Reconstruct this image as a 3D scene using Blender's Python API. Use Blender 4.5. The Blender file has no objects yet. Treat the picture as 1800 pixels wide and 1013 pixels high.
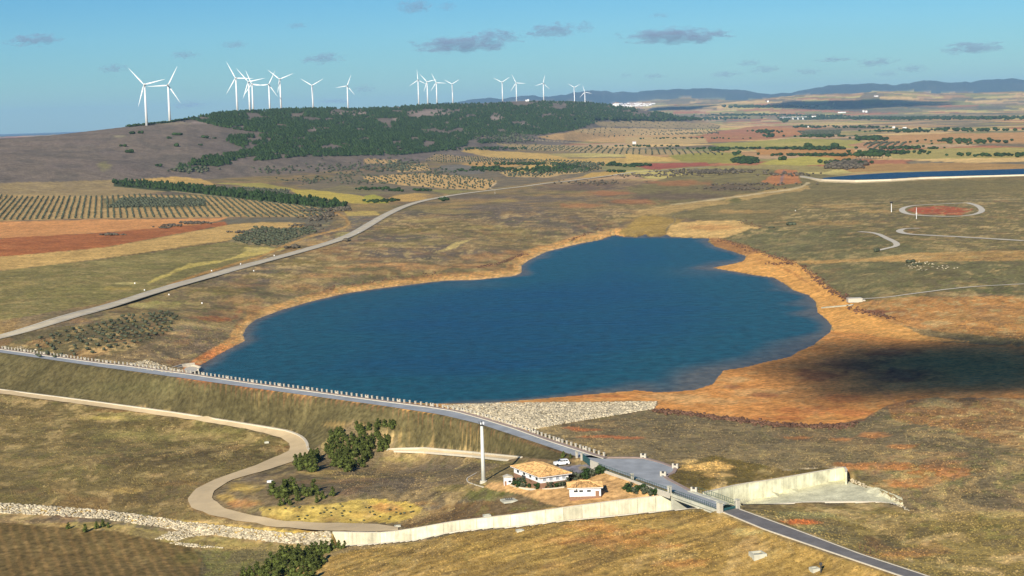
import bpy, bmesh, math, random
import numpy as np
from mathutils import Vector, Matrix
random.seed(7); RNG = np.random.default_rng(7)
S = bpy.context.scene
COL = S.collection

# ------------------------------------------------------------------ camera
HC = 100.0; F = 3000.0; PITCH = math.atan(0.1012); ROLL = math.radians(1.80)
Fw = np.array([0, math.cos(PITCH), -math.sin(PITCH)])
R0 = np.array([1.0, 0, 0]); U0 = np.array([0, math.sin(PITCH), math.cos(PITCH)])
Rv = math.cos(ROLL) * R0 - math.sin(ROLL) * U0
Uv = math.sin(ROLL) * R0 + math.cos(ROLL) * U0
cam = bpy.data.cameras.new('camera'); cam.lens = 60.0; cam.sensor_width = 36.0
cam.clip_start = 1.0; cam.clip_end = 200000.0
camo = bpy.data.objects.new('camera', cam); COL.objects.link(camo)
camo.matrix_world = Matrix(((Rv[0], Uv[0], -Fw[0], 0), (Rv[1], Uv[1], -Fw[1], 0), (Rv[2], Uv[2], -Fw[2], HC), (0, 0, 0, 1)))
S.camera = camo

# ------------------------------------------------------------------ world, sun, exposure
SUN_EL = math.radians(27.0); SUN_ROT = math.radians(199.6)
SUND = np.array([math.sin(SUN_ROT) * math.cos(SUN_EL), math.cos(SUN_ROT) * math.cos(SUN_EL), math.sin(SUN_EL)])
W = bpy.data.worlds.new('World'); S.world = W; W.use_nodes = True
nt = W.node_tree; nt.nodes.clear()
wo = nt.nodes.new('ShaderNodeOutputWorld'); bg = nt.nodes.new('ShaderNodeBackground')
sky = nt.nodes.new('ShaderNodeTexSky'); sky.sky_type = 'NISHITA'; sky.sun_disc = False
sky.sun_elevation = SUN_EL; sky.sun_rotation = SUN_ROT
sky.altitude = 900; sky.air_density = 1.0; sky.dust_density = 0.3; sky.ozone_density = 3.0
hs = nt.nodes.new('ShaderNodeHueSaturation'); hs.inputs['Saturation'].default_value = 1.45
tint = nt.nodes.new('ShaderNodeMix'); tint.data_type = 'RGBA'; tint.blend_type = 'MULTIPLY'
tint.inputs['Factor'].default_value = 1.0; tint.inputs[7].default_value = (0.50, 0.80, 1.0, 1)
nt.links.new(sky.outputs[0], hs.inputs['Color']); nt.links.new(hs.outputs[0], tint.inputs[6])
nt.links.new(tint.outputs[2], bg.inputs['Color']); nt.links.new(bg.outputs[0], wo.inputs['Surface'])
bg.inputs['Strength'].default_value = 0.065
sl = bpy.data.lights.new('sun', 'SUN'); sl.energy = 4.9; sl.angle = math.radians(0.5); sl.color = (1.0, 0.93, 0.80)
so = bpy.data.objects.new('sun', sl); COL.objects.link(so)
so.rotation_euler = Vector(SUND).to_track_quat('Z', 'Y').to_euler()
S.view_settings.view_transform = 'Standard'; S.view_settings.look = 'None'
S.view_settings.exposure = 0.46; S.view_settings.gamma = 1.0; S.view_settings.use_curve_mapping = False
S.cycles.volume_bounces = 1; S.cycles.max_bounces = 6; S.cycles.transparent_max_bounces = 12
KALB = np.array([1.0, 0.965, 0.98])          # photo colour -> base colour

# ------------------------------------------------------------------ helpers
def ray(px, py):
    px = np.asarray(px, float); py = np.asarray(py, float)
    a = (px - 900) / F; b = (506.5 - py) / F
    return Fw + a[..., None] * Rv + b[..., None] * Uv
def at(px, py, z):
    """world point on height z seen at a photo pixel"""
    d = ray(px, py); t = (z - HC) / d[..., 2]
    return d * t[..., None] + np.array([0, 0, HC])
def at_dist(px, py, Y):
    d = ray(px, py); return d * (np.asarray(Y) / d[..., 1])[..., None] + np.array([0, 0, HC])
def project(X, Y, Z):
    v = np.stack([X, Y, Z - HC], -1); w = v @ Fw
    return 900 + F * (v @ Rv) / w, 506.5 - F * (v @ Uv) / w
def sstep(a, b, x):
    t = np.clip((x - a) / (b - a), 0, 1); return t * t * (3 - 2 * t)
def _h(ix, iy, seed):
    n = (ix.astype(np.int64) * 374761393 + iy.astype(np.int64) * 668265263 + seed * 982451653) & 0x7fffffff
    n = ((n ^ (n >> 13)) * 1274126177) & 0x7fffffff
    n = (n ^ (n >> 16)) & 0xffffff
    return n / 16777215.0
def vnoise(x, y, seed=0):
    ix = np.floor(x); iy = np.floor(y); fx = x - ix; fy = y - iy
    fx = fx * fx * (3 - 2 * fx); fy = fy * fy * (3 - 2 * fy)
    a = _h(ix, iy, seed); b = _h(ix + 1, iy, seed); c = _h(ix, iy + 1, seed); d = _h(ix + 1, iy + 1, seed)
    return (a * (1 - fx) + b * fx) * (1 - fy) + (c * (1 - fx) + d * fx) * fy
def fbm(x, y, o=4, seed=0):
    s = 0; am = 0.5; t = 0
    for i in range(o):
        s = s + am * vnoise(x * 2 ** i + 17.3 * i, y * 2 ** i - 9.1 * i, seed + i); t += am; am *= 0.55
    return s / t
def lin(c):
    c = np.asarray(c, float) / 255.0
    return np.where(c <= 0.04045, c / 12.92, ((c + 0.055) / 1.055) ** 2.4)
def alb(c): return lin(c) * KALB
def poly_sd(px, py, P, sy=1.0):
    """signed distance (inside > 0) to polygon P"""
    P = np.asarray(P, float); x = px; y = py * sy
    d2 = np.full(x.shape, 1e18); ins = np.zeros(x.shape, bool)
    n = len(P)
    for i in range(n):
        ax, ay = P[i][0], P[i][1] * sy; bx, by = P[(i + 1) % n][0], P[(i + 1) % n][1] * sy
        ex, ey = bx - ax, by - ay; L = ex * ex + ey * ey + 1e-12
        t = np.clip(((x - ax) * ex + (y - ay) * ey) / L, 0, 1)
        d2 = np.minimum(d2, (x - ax - t * ex) ** 2 + (y - ay - t * ey) ** 2)
        c = ((ay > y) != (by > y)) & (x < ex * (y - ay) / (ey if abs(ey) > 1e-12 else 1e-12) + ax)
        ins ^= c
    d = np.sqrt(d2); return np.where(ins, d, -d)
def line_d(px, py, L, sy=1.0):
    x = px; y = py * sy; d2 = np.full(x.shape, 1e18)
    for (ax, ay), (bx, by) in zip(L[:-1], L[1:]):
        ay *= sy; by *= sy; ex, ey = bx - ax, by - ay; q = ex * ex + ey * ey + 1e-12
        t = np.clip(((x - ax) * ex + (y - ay) * ey) / q, 0, 1)
        d2 = np.minimum(d2, (x - ax - t * ex) ** 2 + (y - ay - t * ey) ** 2)
    return np.sqrt(d2)
def resample(P, step):
    P = np.asarray(P, float); d = np.r_[0, np.cumsum(np.linalg.norm(np.diff(P, axis=0), axis=1))]
    n = max(2, int(d[-1] / step) + 1); t = np.linspace(0, d[-1], n)
    return np.stack([np.interp(t, d, P[:, k]) for k in range(P.shape[1])], 1)
def smooth(P, it=2):
    P = np.asarray(P, float)
    for _ in range(it):
        Q = [P[0]]
        for a, b in zip(P[:-1], P[1:]): Q += [0.75 * a + 0.25 * b, 0.25 * a + 0.75 * b]
        Q.append(P[-1]); P = np.array(Q)
    return P
def tag(o, label=None, cat=None, group=None, kind=None):
    if label: o['label'] = label
    if cat: o['category'] = cat
    if group: o['group'] = group
    if kind: o['kind'] = kind
    return o
def link(name, me, mat=None, parent=None):
    o = bpy.data.objects.new(name, me); COL.objects.link(o)
    if mat is not None and not me.materials: me.materials.append(mat)
    if parent is not None: o.parent = parent
    return o
def mesh_np(name, V, Fc, smoothf=False):
    """V (n,3); Fc (m,k) all the same k, or list of lists"""
    me = bpy.data.meshes.new(name)
    V = np.asarray(V, np.float32)
    if isinstance(Fc, np.ndarray):
        m, k = Fc.shape
        me.vertices.add(len(V)); me.vertices.foreach_set('co', V.ravel())
        me.loops.add(m * k); me.loops.foreach_set('vertex_index', Fc.astype(np.int32).ravel())
        me.polygons.add(m); me.polygons.foreach_set('loop_start', np.arange(0, m * k, k, dtype=np.int32))
        me.polygons.foreach_set('loop_total', np.full(m, k, np.int32))
        me.update(calc_edges=True)
    else:
        me.from_pydata(V.tolist(), [], Fc); me.update()
    if smoothf: me.polygons.foreach_set('use_smooth', np.ones(len(me.polygons), bool))
    return me
def empty(name, loc, rz=0, parent=None):
    o = bpy.data.objects.new(name, None); COL.objects.link(o); o.location = loc; o.rotation_euler = (0, 0, rz)
    o.empty_display_size = 0.5
    if parent is not None: o.parent = parent
    return o
def copy_tree(o, parent=None):
    c = o.copy(); COL.objects.link(c)
    if parent is not None: c.parent = parent
    for ch in o.children: copy_tree(ch, c)
    return c
class MB:
    def __init__(s): s.v = []; s.f = []
    def box(s, c, d, rz=0, taper=1.0):
        n = len(s.v); cs, sn = math.cos(rz), math.sin(rz)
        for z, k in ((-1, 1), (1, taper)):
            for x, y in ((-1, -1), (1, -1), (1, 1), (-1, 1)):
                X = x * d[0] / 2 * k; Y = y * d[1] / 2 * k
                s.v.append((c[0] + X * cs - Y * sn, c[1] + X * sn + Y * cs, c[2] + z * d[2] / 2))
        s.f += [(n, n + 3, n + 2, n + 1), (n + 4, n + 5, n + 6, n + 7)] + [(n + i, n + (i + 1) % 4, n + 4 + (i + 1) % 4, n + 4 + i) for i in range(4)]
        return s
    def tube(s, p, q, r0, r1=None, n=8, cap=True):
        r1 = r0 if r1 is None else r1
        p = Vector(p); q = Vector(q); ax = (q - p).normalized(); a = ax.orthogonal().normalized(); b = ax.cross(a); k = len(s.v)
        for P_, r in ((p, r0), (q, r1)):
            for i in range(n):
                t = 2 * math.pi * i / n; s.v.append(tuple(P_ + r * (a * math.cos(t) + b * math.sin(t))))
        s.f += [(k + i, k + (i + 1) % n, k + n + (i + 1) % n, k + n + i) for i in range(n)]
        if cap: s.f += [tuple(range(k + n - 1, k - 1, -1)), tuple(range(k + n, k + 2 * n))]
        return s
    def quad(s, *p):
        n = len(s.v); s.v += [tuple(x) for x in p]; s.f.append(tuple(range(n, n + len(p)))); return s
    def mesh(s, name, sm=False):
        me = bpy.data.meshes.new(name); me.from_pydata(s.v, [], s.f); me.update()
        if sm: me.polygons.foreach_set('use_smooth', np.ones(len(me.polygons), bool))
        return me
    def build(s, name, mat, parent=None, sm=False): return link(name, s.mesh(name, sm), mat, parent)

# ------------------------------------------------------------------ materials
def mat(name, col, rough=0.85, var=0.25, scale=1.0, bump=0.0, metal=0.0, spec=0.3, scale2=None, island=0.0):
    m = bpy.data.materials.new(name); m.use_nodes = True; n = m.node_tree; b = n.nodes['Principled BSDF']
    b.inputs['Roughness'].default_value = rough; b.inputs['Metallic'].default_value = metal; b.inputs['Specular IOR Level'].default_value = spec
    tc = n.nodes.new('ShaderNodeTexCoord'); nz = n.nodes.new('ShaderNodeTexNoise'); nz.inputs['Scale'].default_value = scale
    nz.inputs['Detail'].default_value = 6; nz.inputs['Roughness'].default_value = 0.65
    n.links.new(tc.outputs['Object'], nz.inputs['Vector'])
    mr = n.nodes.new('ShaderNodeMapRange'); mr.inputs[1].default_value = 0.3; mr.inputs[2].default_value = 0.7
    mr.inputs[3].default_value = 1 - var; mr.inputs[4].default_value = 1 + var
    n.links.new(nz.outputs['Fac'], mr.inputs[0])
    mx = n.nodes.new('ShaderNodeMix'); mx.data_type = 'RGBA'; mx.blend_type = 'MULTIPLY'; mx.inputs['Factor'].default_value = 1
    c = tuple(col) + (1,); mx.inputs[6].default_value = c; n.links.new(mr.outputs[0], mx.inputs[7])
    out = mx.outputs[2]
    if island > 0:
        ge = n.nodes.new('ShaderNodeNewGeometry'); m2 = n.nodes.new('ShaderNodeMapRange')
        m2.inputs[3].default_value = 1 - island; m2.inputs[4].default_value = 1 + island
        n.links.new(ge.outputs['Random Per Island'], m2.inputs[0])
        my = n.nodes.new('ShaderNodeMix'); my.data_type = 'RGBA'; my.blend_type = 'MULTIPLY'; my.inputs['Factor'].default_value = 1
        n.links.new(out, my.inputs[6]); n.links.new(m2.outputs[0], my.inputs[7]); out = my.outputs[2]
    n.links.new(out, b.inputs['Base Color'])
    if bump > 0:
        bp = n.nodes.new('ShaderNodeBump'); bp.inputs['Strength'].default_value = bump; bp.inputs['Distance'].default_value = 0.1
        n.links.new(nz.outputs['Fac'], bp.inputs['Height']); n.links.new(bp.outputs[0], b.inputs['Normal'])
    return m
M = {}
M['white'] = mat('white_paint', (0.80, 0.80, 0.78), 0.45, 0.03, 0.2)
M['wall_white'] = mat('white_render', (0.78, 0.77, 0.74), 0.9, 0.06, 0.8)
M['cream'] = mat('cream_stone', (0.52, 0.47, 0.37), 0.9, 0.15, 2.0)
M['concrete'] = mat('concrete', (0.50, 0.48, 0.37), 0.9, 0.22, 0.35, 0.3)
M['concrete_old'] = mat('weathered_concrete', (0.36, 0.35, 0.26), 0.9, 0.28, 0.25, 0.3)
M['kerb'] = mat('pale_kerb', (0.60, 0.53, 0.40), 0.9, 0.12, 1.0)
M['asphalt_blue'] = mat('worn_blue_grey_asphalt', (0.335, 0.345, 0.34), 0.85, 0.2, 0.25)
M['asphalt'] = mat('grey_asphalt', (0.175, 0.16, 0.145), 0.9, 0.25, 0.3)
M['road_far'] = mat('pale_road', (0.58, 0.49, 0.33), 0.9, 0.2, 0.12)
M['dirt_road'] = mat('dirt_road', (0.57, 0.43, 0.24), 0.95, 0.14, 0.12, 0.2)
M['sidewalk'] = mat('pinkish_paving', (0.34, 0.25, 0.20), 0.9, 0.12, 0.8)
M['brick'] = mat('brick', (0.27, 0.15, 0.09), 0.9, 0.25, 3.0)
M['tile'] = mat('roof_tile', (0.60, 0.36, 0.14), 0.85, 0.15, 1.5, island=0.45)
M['dark'] = mat('dark_glass', (0.025, 0.03, 0.035), 0.25, 0.1, 1.0, spec=0.5)
M['pane'] = mat('pale_pane', (0.33, 0.35, 0.38), 0.3, 0.15, 1.0, spec=0.5)
M['green_metal'] = mat('green_painted_steel', (0.03, 0.085, 0.07), 0.55, 0.15, 2.0)
M['gate_metal'] = mat('teal_gate_sheet', (0.03, 0.10, 0.10), 0.6, 0.15, 2.0)
M['dark_metal'] = mat('dark_metal', (0.05, 0.05, 0.05), 0.6, 0.2, 1.0)
M['rubber'] = mat('tyre_rubber', (0.02, 0.02, 0.02), 0.9, 0.1, 1.0)
M['rock'] = mat('pale_boulders', (0.47, 0.395, 0.26), 0.95, 0.3, 0.3, 0.4, island=0.45)
M['trunk'] = mat('bark', (0.10, 0.07, 0.05), 0.95, 0.3, 3.0)
def foliage(name, col, isl=0.45):
    m = mat(name, col, 0.8, 0.3, 0.4, island=isl, spec=0.15)
    return m
M['pine'] = foliage('pine_needles', (0.078, 0.095, 0.020))
M['pine_far'] = foliage('far_pine_needles', (0.025, 0.046, 0.012), 0.4)
M['olive'] = foliage('olive_leaves', (0.070, 0.078, 0.045), 0.35)
M['scrub'] = foliage('dry_scrub', (0.115, 0.095, 0.05), 0.4)
M['dead'] = foliage('rust_brown_scrub', (0.14, 0.075, 0.045), 0.4)
M['bare'] = foliage('bare_twigs', (0.10, 0.082, 0.055), 0.4)

# ------------------------------------------------------------------ outlines read off the photograph (pixels of the photo) and heights
LAKE = [(334,663),(340,651),(354,641),(390,620),(431,599),(427,588),(436,572),(452,561),(495,545),(540,532),(607,516),(660,508),(693,504),(752,497),
 (789,493),(827,493),(870,489),(907,485),(917,479),(916,467),(931,457),(960,443),(992,435),(1019,428),(1056,421),(1067,416),(1083,412),(1093,415),
 (1120,417),(1136,411),(1141,416),(1162,416),(1171,411),(1180,416),(1207,418),(1248,419),(1245,426),(1257,434),(1292,444),(1312,450),(1307,459),(1278,466),
 (1251,471),(1284,477),(1325,484),(1360,488),(1378,499),(1396,511),(1423,519),(1434,531),(1437,549),(1452,561),(1462,573),(1458,585),(1443,595),
 (1429,607),(1405,617),(1390,627),(1352,635),(1307,646),(1272,651),(1261,664),(1252,676),(1218,686),(1159,690),(1120,686),(1040,693),(960,700),(907,705),
 (869,708),(800,711),(775,718),(747,719),(660,708),(550,693.5),(447,679.5)]
lake_w = at(*np.array(LAKE, float).T, 0.0)[:, :2]
UP = [(-160,594),(0,615),(180,640),(220,644),(340,660),(447,676),(550,690),(660,705),(747,716),(800,724),(853,739),(907,756),(960,775),(1040,801),(1060,807)]
LO = [(-160,598),(0,620),(180,646),(313,664),(447,683),(580,701),(660,712),(707,719),(773,729),(840,745),(907,767),(973,789),(1013,803)]
PATH_UP = [(-160,664),(0,686),(180,709),(313,727),(393,740),(473,752.5),(513,760),(535,772),(541,783),(540,789),(545,795),(561,800)]
PATH_LO = [(-160,672),(0,693),(180,717),(313,736),(393,748),(447,759),(495,771),(511,783),(508,793),(495,800),(447,820),(380,843),(345,860),(329,879),(337,895),(367,906),(420,918),(473,927),(580,935),(640,936)]
PATH_IN = [(540,800),(511,814),(468,828),(409,844),(377,863),(372,879),(393,895),(447,908),(500,918),(580,921),(660,922),(700,928)]
WALL_TOP = [(585,937),(640,938),(680,938),(733,930),(800,918),(907,906),(1000,893),(1100,880),(1185,871)]
WALL_Z = [-8.2,-7.9,-7.4,-5.5,-3.2,-0.6,1.6,2.9,4.0]
BANK = [(585,962),(640,958),(733,950),(800,934),(907,926),(1000,915),(1100,905),(1200,896),(1235,893)]
BANK_Z = [-9.4,-8.6,-5.7,-3.0,-1.0,1.1,2.1,3.4,3.9]
SP_TOP = [(1232,864),(1300,853),(1353,846),(1420,834),(1484,823)]      # far wall of the spillway basin
SP_BOT = [(1262,900),(1300,888),(1353,872),(1420,857),(1484,843)]
SP_BZ = [-1.4,-0.6,0.2,0.7,1.1]
SP_NEAR = [(1303,890),(1360,888),(1420,884),(1500,883),(1560,884),(1588,893),(1592,900)]
CT = []
def ctl(pts, z, step=14.0):
    pts = np.array(pts, float); zz = np.broadcast_to(np.asarray(z, float), (len(pts),))
    w = np.array([at(p[0], p[1], q) for p, q in zip(pts, zz)])
    if len(w) > 1: w = resample(w, step)
    CT.extend(w.tolist())
def ctp(*pts):
    for x, y, z in pts: CT.append(at(x, y, z).tolist())
ZC = 5.0
ctl(UP, ZC, 9); ctl([(x - 2, y - 3) for x, y in UP[:10]], ZC, 9); ctl(LO, ZC, 9)
ctl([(1013,803),(1040,815),(1120,842),(1180,864)], ZC - .1, 7); ctl([(1060,806),(1130,806),(1162,815),(1188,824),(1182,834),(1172,843),(1215,864)], ZC, 7)
ctl([(1300,896),(1385,927),(1513,975),(1620,1010),(1760,1056)], ZC, 8); ctl([(1272,901),(1343,930),(1433,962),(1583,1012),(1700,1052)], ZC, 8)
ctl([(1310,893),(1395,921),(1520,968),(1640,1008)], ZC - 1.2, 12); ctl([(1262,906),(1330,937),(1420,972),(1560,1022)], ZC - 2.2, 12)
sh = np.c_[lake_w, np.zeros(len(lake_w))]
for p in resample(np.vstack([sh, sh[:1]]), 16): CT.append(p.tolist())
ctl(PATH_UP[:5], [-6.2,-6.4,-6.6,-7.0,-7.4], 14); ctl(PATH_UP[4:], [-7.4,-7.8,-8.1,-8.3,-8.4,-8.5,-8.6,-8.6], 10)
ctl(PATH_LO, [-6.5,-6.5,-6.7,-7.2,-7.5,-7.8,-8.2,-8.5,-8.6,-8.6,-8.9,-9.2,-9.4,-9.6,-9.7,-9.7,-9.6,-9.4,-9.0,-8.6], 12)
ctl(PATH_IN, [-8.6,-8.7,-8.9,-9.2,-9.4,-9.6,-9.7,-9.7,-9.5,-9.2,-8.8,-8.4], 12)
ctl([(680,791),(747,789),(830,796),(915,806)], [-7.5,-6.4,-4.0,-1.0], 10)
ctl([(415,858),(440,880),(480,884)], -7.2, 12); ctl([(465,888),(520,889),(600,884),(660,877),(740,887),(790,893)], [-7,-6.6,-6.0,-5.6,-5.2,-4.6], 12)
ctp((600,850,-6.2),(700,840,-5.2),(760,850,-3.5),(560,820,-7.6),(850,848,0.6),(800,870,-2.0),(700,900,-6.6),(850,900,-2.0))
ctp((890,852,2.0),(900,835,2.8),(948,856,3.2),(930,845,3.2),(1000,840,3.6),(970,850,3.2),(1035,830,4.4),(985,818,4.0),(1060,845,3.8),(1030,862,2.9),(1000,878,2.3),(1056,876,2.6),(1030,872,2.5),(1110,865,3.6),(1000,888,1.8),(1100,875,3.0),(1160,872,3.8),(920,870,0.8),(960,880,0.8))
ctp((960,800,2.0),(1000,812,4.2),(920,815,1.2))
ctl(WALL_TOP, WALL_Z, 8)
wt = np.array([at(p[0], p[1], q) for p, q in zip(WALL_TOP, WALL_Z)])
bk = np.array([at(p[0], p[1], q) for p, q in zip(BANK, BANK_Z)])
wtr = resample(wt, 8); bkr = resample(bk, 8)
for p in bkr: CT.append([p[0], p[1] - 1.0, p[2]]); CT.append([p[0], p[1] - 5.0, p[2]])
for p in wtr: CT.append([p[0], p[1] + 5.0, p[2]])
ctl([(180,899),(330,918),(430,930),(560,940)], [-10,-10.2,-10.2,-10], 12); ctl([(180,912),(330,934),(430,948),(520,958),(575,966)], [-12.6,-12.6,-12.6,-12.2,-11.2], 12)
ctl([(0,880),(100,889),(180,897)], -9.6, 20); ctl([(-150,700),(0,730)], -7.2, 30)
ctp((220,740,-7),(300,800,-7.6),(200,850,-8.6),(100,800,-8),(450,785,-8.4),(0,860,-9),(60,960,-12.5))
ctp((200,960,-13),(300,1005,-13.5),(200,1050,-13.5),(420,1000,-14),(520,975,-13.4),(560,1000,-11),(620,985,-8.8),(450,960,-13.3),(0,1040,-14))
ctp((700,985,-6.4),(700,1040,-7.4),(850,960,-2.8),(900,1020,-4.2),(1000,950,-0.4),(1100,1000,-1),(1150,930,2.2),(1250,940,2.6),(1300,1000,1.0),(1400,1010,1.4),(1500,1040,1.5),(1200,1060,-2))
ctl(SP_TOP, 4.2, 8)
spt = np.array([at(p[0], p[1], 4.2) for p in SP_TOP]); spb = np.array([at(p[0], p[1], q) for p, q in zip(SP_BOT, SP_BZ)])
for p in resample(spt, 8): CT.append([p[0], p[1] + 2.0, 4.15])
ctl([(1303,893),(1360,893),(1420,890),(1500,889),(1560,892)], [2.0,1.8,1.8,1.9,1.9], 10)
ctl([(1500,838),(1540,860),(1592,888)], [2.4,2.6,2.6], 8)
ctp((1400,930,1.9),(1500,940,1.8),(1600,960,2.6),(1580,920,2.4),(1700,960,3),(1700,1010,4))
ctp((1000,745,3.6),(1000,770,4.6),(1100,745,3.2),(1150,720,1.4),(1200,800,4.8),(1300,830,4.4),(1250,780,4.2),(1350,800,4.0),(1300,745,2.4),(1450,800,4.2),(1450,755,2.4),(1550,780,4.2),(1600,830,4.0),(1600,740,3.4),(1700,800,5),(1750,700,5))
ctp((1350,700,1.0),(1450,700,1.5),(1400,660,0.8),(1500,640,1.6),(1600,680,3.0),(1600,620,3.0),(1550,590,2.6),(1700,600,4),(1500,560,2.2),(1620,545,5),(1700,520,7))
ctp((1330,440,2.5),(1400,475,3.0),(1450,510,3.0),(1480,530,3.0),(1330,405,4),(1400,408,7),(1450,440,8),(1500,430,9),(1550,480,8),(1600,470,9),(1600,420,10),(1500,405,8),(1700,440,10),(1750,400,10),(1500,500,5))
ctp((230,638,5),(290,640,2.5),(250,610,6),(180,600,8.5),(350,600,3),(300,560,7),(180,543,9.5),(380,560,4),(60,560,11),(0,596,10),(60,620,6.5),(-100,560,12))
ctp((450,520,5),(550,490,6),(650,470,6),(750,450,5),(850,430,5),(640,500,2),(900,440,3),(367,487,9),(460,461,9),(580,428,9),(680,379,9),(773,347,9))
ctp((1000,395,4),(1100,370,3.5),(1200,372,3.5),(1100,395,1.2),(1200,400,1.2),(1260,410,2),(1300,370,5),(1400,370,6),(1500,370,8),(1600,370,9),(1700,360,9))
ctp((250,470,12),(400,440,11),(100,480,14),(-50,500,15),(850,370,7),(950,350,7),(1050,340,7),(1200,340,7))
ctl([(300,410),(550,385)], [14,12], 60); ctl([(850,340),(1250,330),(1700,335)], [8.5,8,9], 60); ctl([(-100,440),(250,400)],[18,15],80)
# lake bed
for cx, cy in ((600,590),(800,560),(800,640),(1000,500),(1000,600),(1150,560),(1300,560),(1150,450),(1200,640),(650,650),(1350,590)):
    CT.append(at(cx, cy, -4.0).tolist())
CT = np.array(CT)
key = np.round(CT[:, :2] / 1.2).astype(int); _, ui = np.unique(key, axis=0, return_index=True); CT = CT[np.sort(ui)]
N = len(CT)
D = np.linalg.norm(CT[:, None, :2] - CT[None, :, :2], axis=2)
A = np.zeros((N + 3, N + 3)); A[:N, :N] = -D + np.eye(N) * 0.25; A[:N, N] = 1; A[:N, N + 1:] = CT[:, :2] / 1000; A[N, :N] = 1; A[N + 1:, :N] = CT[:, :2].T / 1000
RB = np.linalg.solve(A, np.r_[CT[:, 2], 0, 0, 0])
def near_z(X, Y):
    out = np.empty(X.shape, np.float64).ravel(); x = X.ravel(); y = Y.ravel(); ch = 20000
    cx = CT[:, 0].astype(np.float32); cy = CT[:, 1].astype(np.float32); w = RB[:N].astype(np.float32)
    for i in range(0, len(x), ch):
        a = x[i:i + ch].astype(np.float32); b = y[i:i + ch].astype(np.float32)
        d = np.sqrt((a[:, None] - cx) ** 2 + (b[:, None] - cy) ** 2)
        out[i:i + ch] = -(d @ w) + RB[N] + RB[N + 1] * a / 1000 + RB[N + 2] * b / 1000
    return out.reshape(X.shape)

# ------------------------------------------------------------------ terrain grid: columns of constant bearing, rows of distance
s_ax = np.linspace(-0.38, 0.38, 921)
Y_ax = np.concatenate([np.linspace(150, 300, 30)[:-1], 300000 / np.arange(1000, 205, -1.7)])
Y_ax = np.concatenate([Y_ax, np.arange(Y_ax[-1] + 7, 2600, 10)])
Y_ax = np.concatenate([Y_ax, np.arange(Y_ax[-1] + 14, 9000, 30)])
Y_ax = np.concatenate([Y_ax, np.geomspace(Y_ax[-1] * 1.006, 46000, 130)])
SS, YY = np.meshgrid(s_ax, Y_ax); XX = SS * YY
PXc = 900 + F * s_ax                        # column pixel at the horizon, roughly
RIDGE_X = [-300,0,100,180,257,296,340,400,500,560,640,735,800,850,940,1020,1080,1160,1230,1290]
RIDGE_Y = [250,244,238,229,220,216,209,199,194,190,192,186,183,182,177,178,184,197,207,214]
RIDGE_D = [3000,3100,3200,3350,3500,3650,3800,4200,4900,5400,5900,6400,6900,7100,7500,8000,8200,8500,8700,8800]
FOOT_X = [-300,0,180,340,520,640,700,850,1000,1100,1230,1290]
FOOT_D = [1900,2050,2250,2450,2750,3000,3250,3900,5000,6500,8000,8500]
FOOT_Z = [26,24,22,20,17,15,14,12,10,9,8,8]
def far_z(X, Y, s):
    px = 900 + F * s
    zb = 9 + 12 * sstep(-0.02, -0.22, s) * sstep(1300, 2300, Y)
    z = zb + (fbm(X / 420, Y / 420, 3, 3) - 0.5) * 9 * sstep(1300, 2600, Y)
    # the wooded hill
    rD = np.interp(px, RIDGE_X, RIDGE_D); ry = np.interp(px, RIDGE_X, RIDGE_Y)
    zr = at_dist(px, ry, rD)[..., 2]
    fD = np.interp(px, FOOT_X, FOOT_D); fz = np.interp(px, FOOT_X, FOOT_Z)
    t = (Y - fD) / (rD - fD)
    up = np.clip(t, 0, 1); prof = 1 - (1 - up) ** 1.45; prof = prof * sstep(-0.02, 0.12, up) + up * 0.6 * (1 - sstep(-0.02, 0.12, up))
    zh = fz + (zr - fz) * prof
    zh = zh + (fbm(X / 500, Y / 500, 4, 9) - 0.5) * 26 * np.sin(np.clip(t, 0, 1) * math.pi)
    back = np.clip((t - 1) / 0.55, 0, 1); zh = np.where(t > 1, zr + (0 - zr) * back ** 1.3, zh)
    wgt = sstep(1310, 1215, px) * sstep(-0.04, 0.02, t) * (t < 1.6)
    z = z * (1 - wgt) + np.where(t > 1, np.maximum(zh, z), zh) * wgt
    # middle hills and the blue mountains
    def rng(z, xs, ys, Dr, wd, amp, seed):
        yv = np.interp(px, xs, ys) + (fbm(px / 28, px * 0 + seed, 4, seed) - .5) * (9 if Dr > 20000 else 4); zr = at_dist(px, yv, np.full(px.shape, Dr))[..., 2]
        k = np.exp(-((Y - Dr) / wd) ** 2) ; k2 = np.where(Y > Dr, 1.0, k)
        zz = zr * k2 + amp * (fbm(X / 900, Y / 900, 4, seed) - 0.5) * k * (Y < Dr)
        return np.where(Y < Dr * 1.05, np.maximum(z, zz), z * 0 + np.maximum(z, zr * np.exp(-((Y - Dr) / wd) ** 2)))
    z = rng(z, [-400,600,900,1080,1150,1230,1300,1380,1450,1500,1560,1620,1800], [256,222,206,196,187,182,177,172,168,167,161,163,160], 15500, 2600, 60, 21)
    z = rng(z, [-400,600,900,1050,1150,1220,1300,1500,1800], [262,226,215,196,177,172,178,184,190], 18500, 1300, 60, 27)
    z = rng(z, [-300,600,780,820,860,900,940,980,1050,1100,1150,1200,1240,1290,1360,1400,1450,1520,1570,1620,1800],
            [300,235,182,176,173,172,171,170,160,162,157,156,153,157,164,161,155,148,150,146,140], 26000, 2300, 150, 31)
    z = z + (fbm(X / 1600, Y / 1600, 3, 12) - 0.5) * 30 * sstep(8500, 11000, Y) * (Y < 24500)
    return z
Z = far_z(XX, YY, SS)
ir = int(np.searchsorted(Y_ax, 1750))
zn = near_z(XX[:ir], YY[:ir]); zn = zn + (fbm(XX[:ir] / 9, YY[:ir] / 9, 3, 5) - .5) * 0.35
wn = sstep(1750, 1250, YY[:ir]); Z[:ir] = zn * wn + Z[:ir] * (1 - wn)
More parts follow.
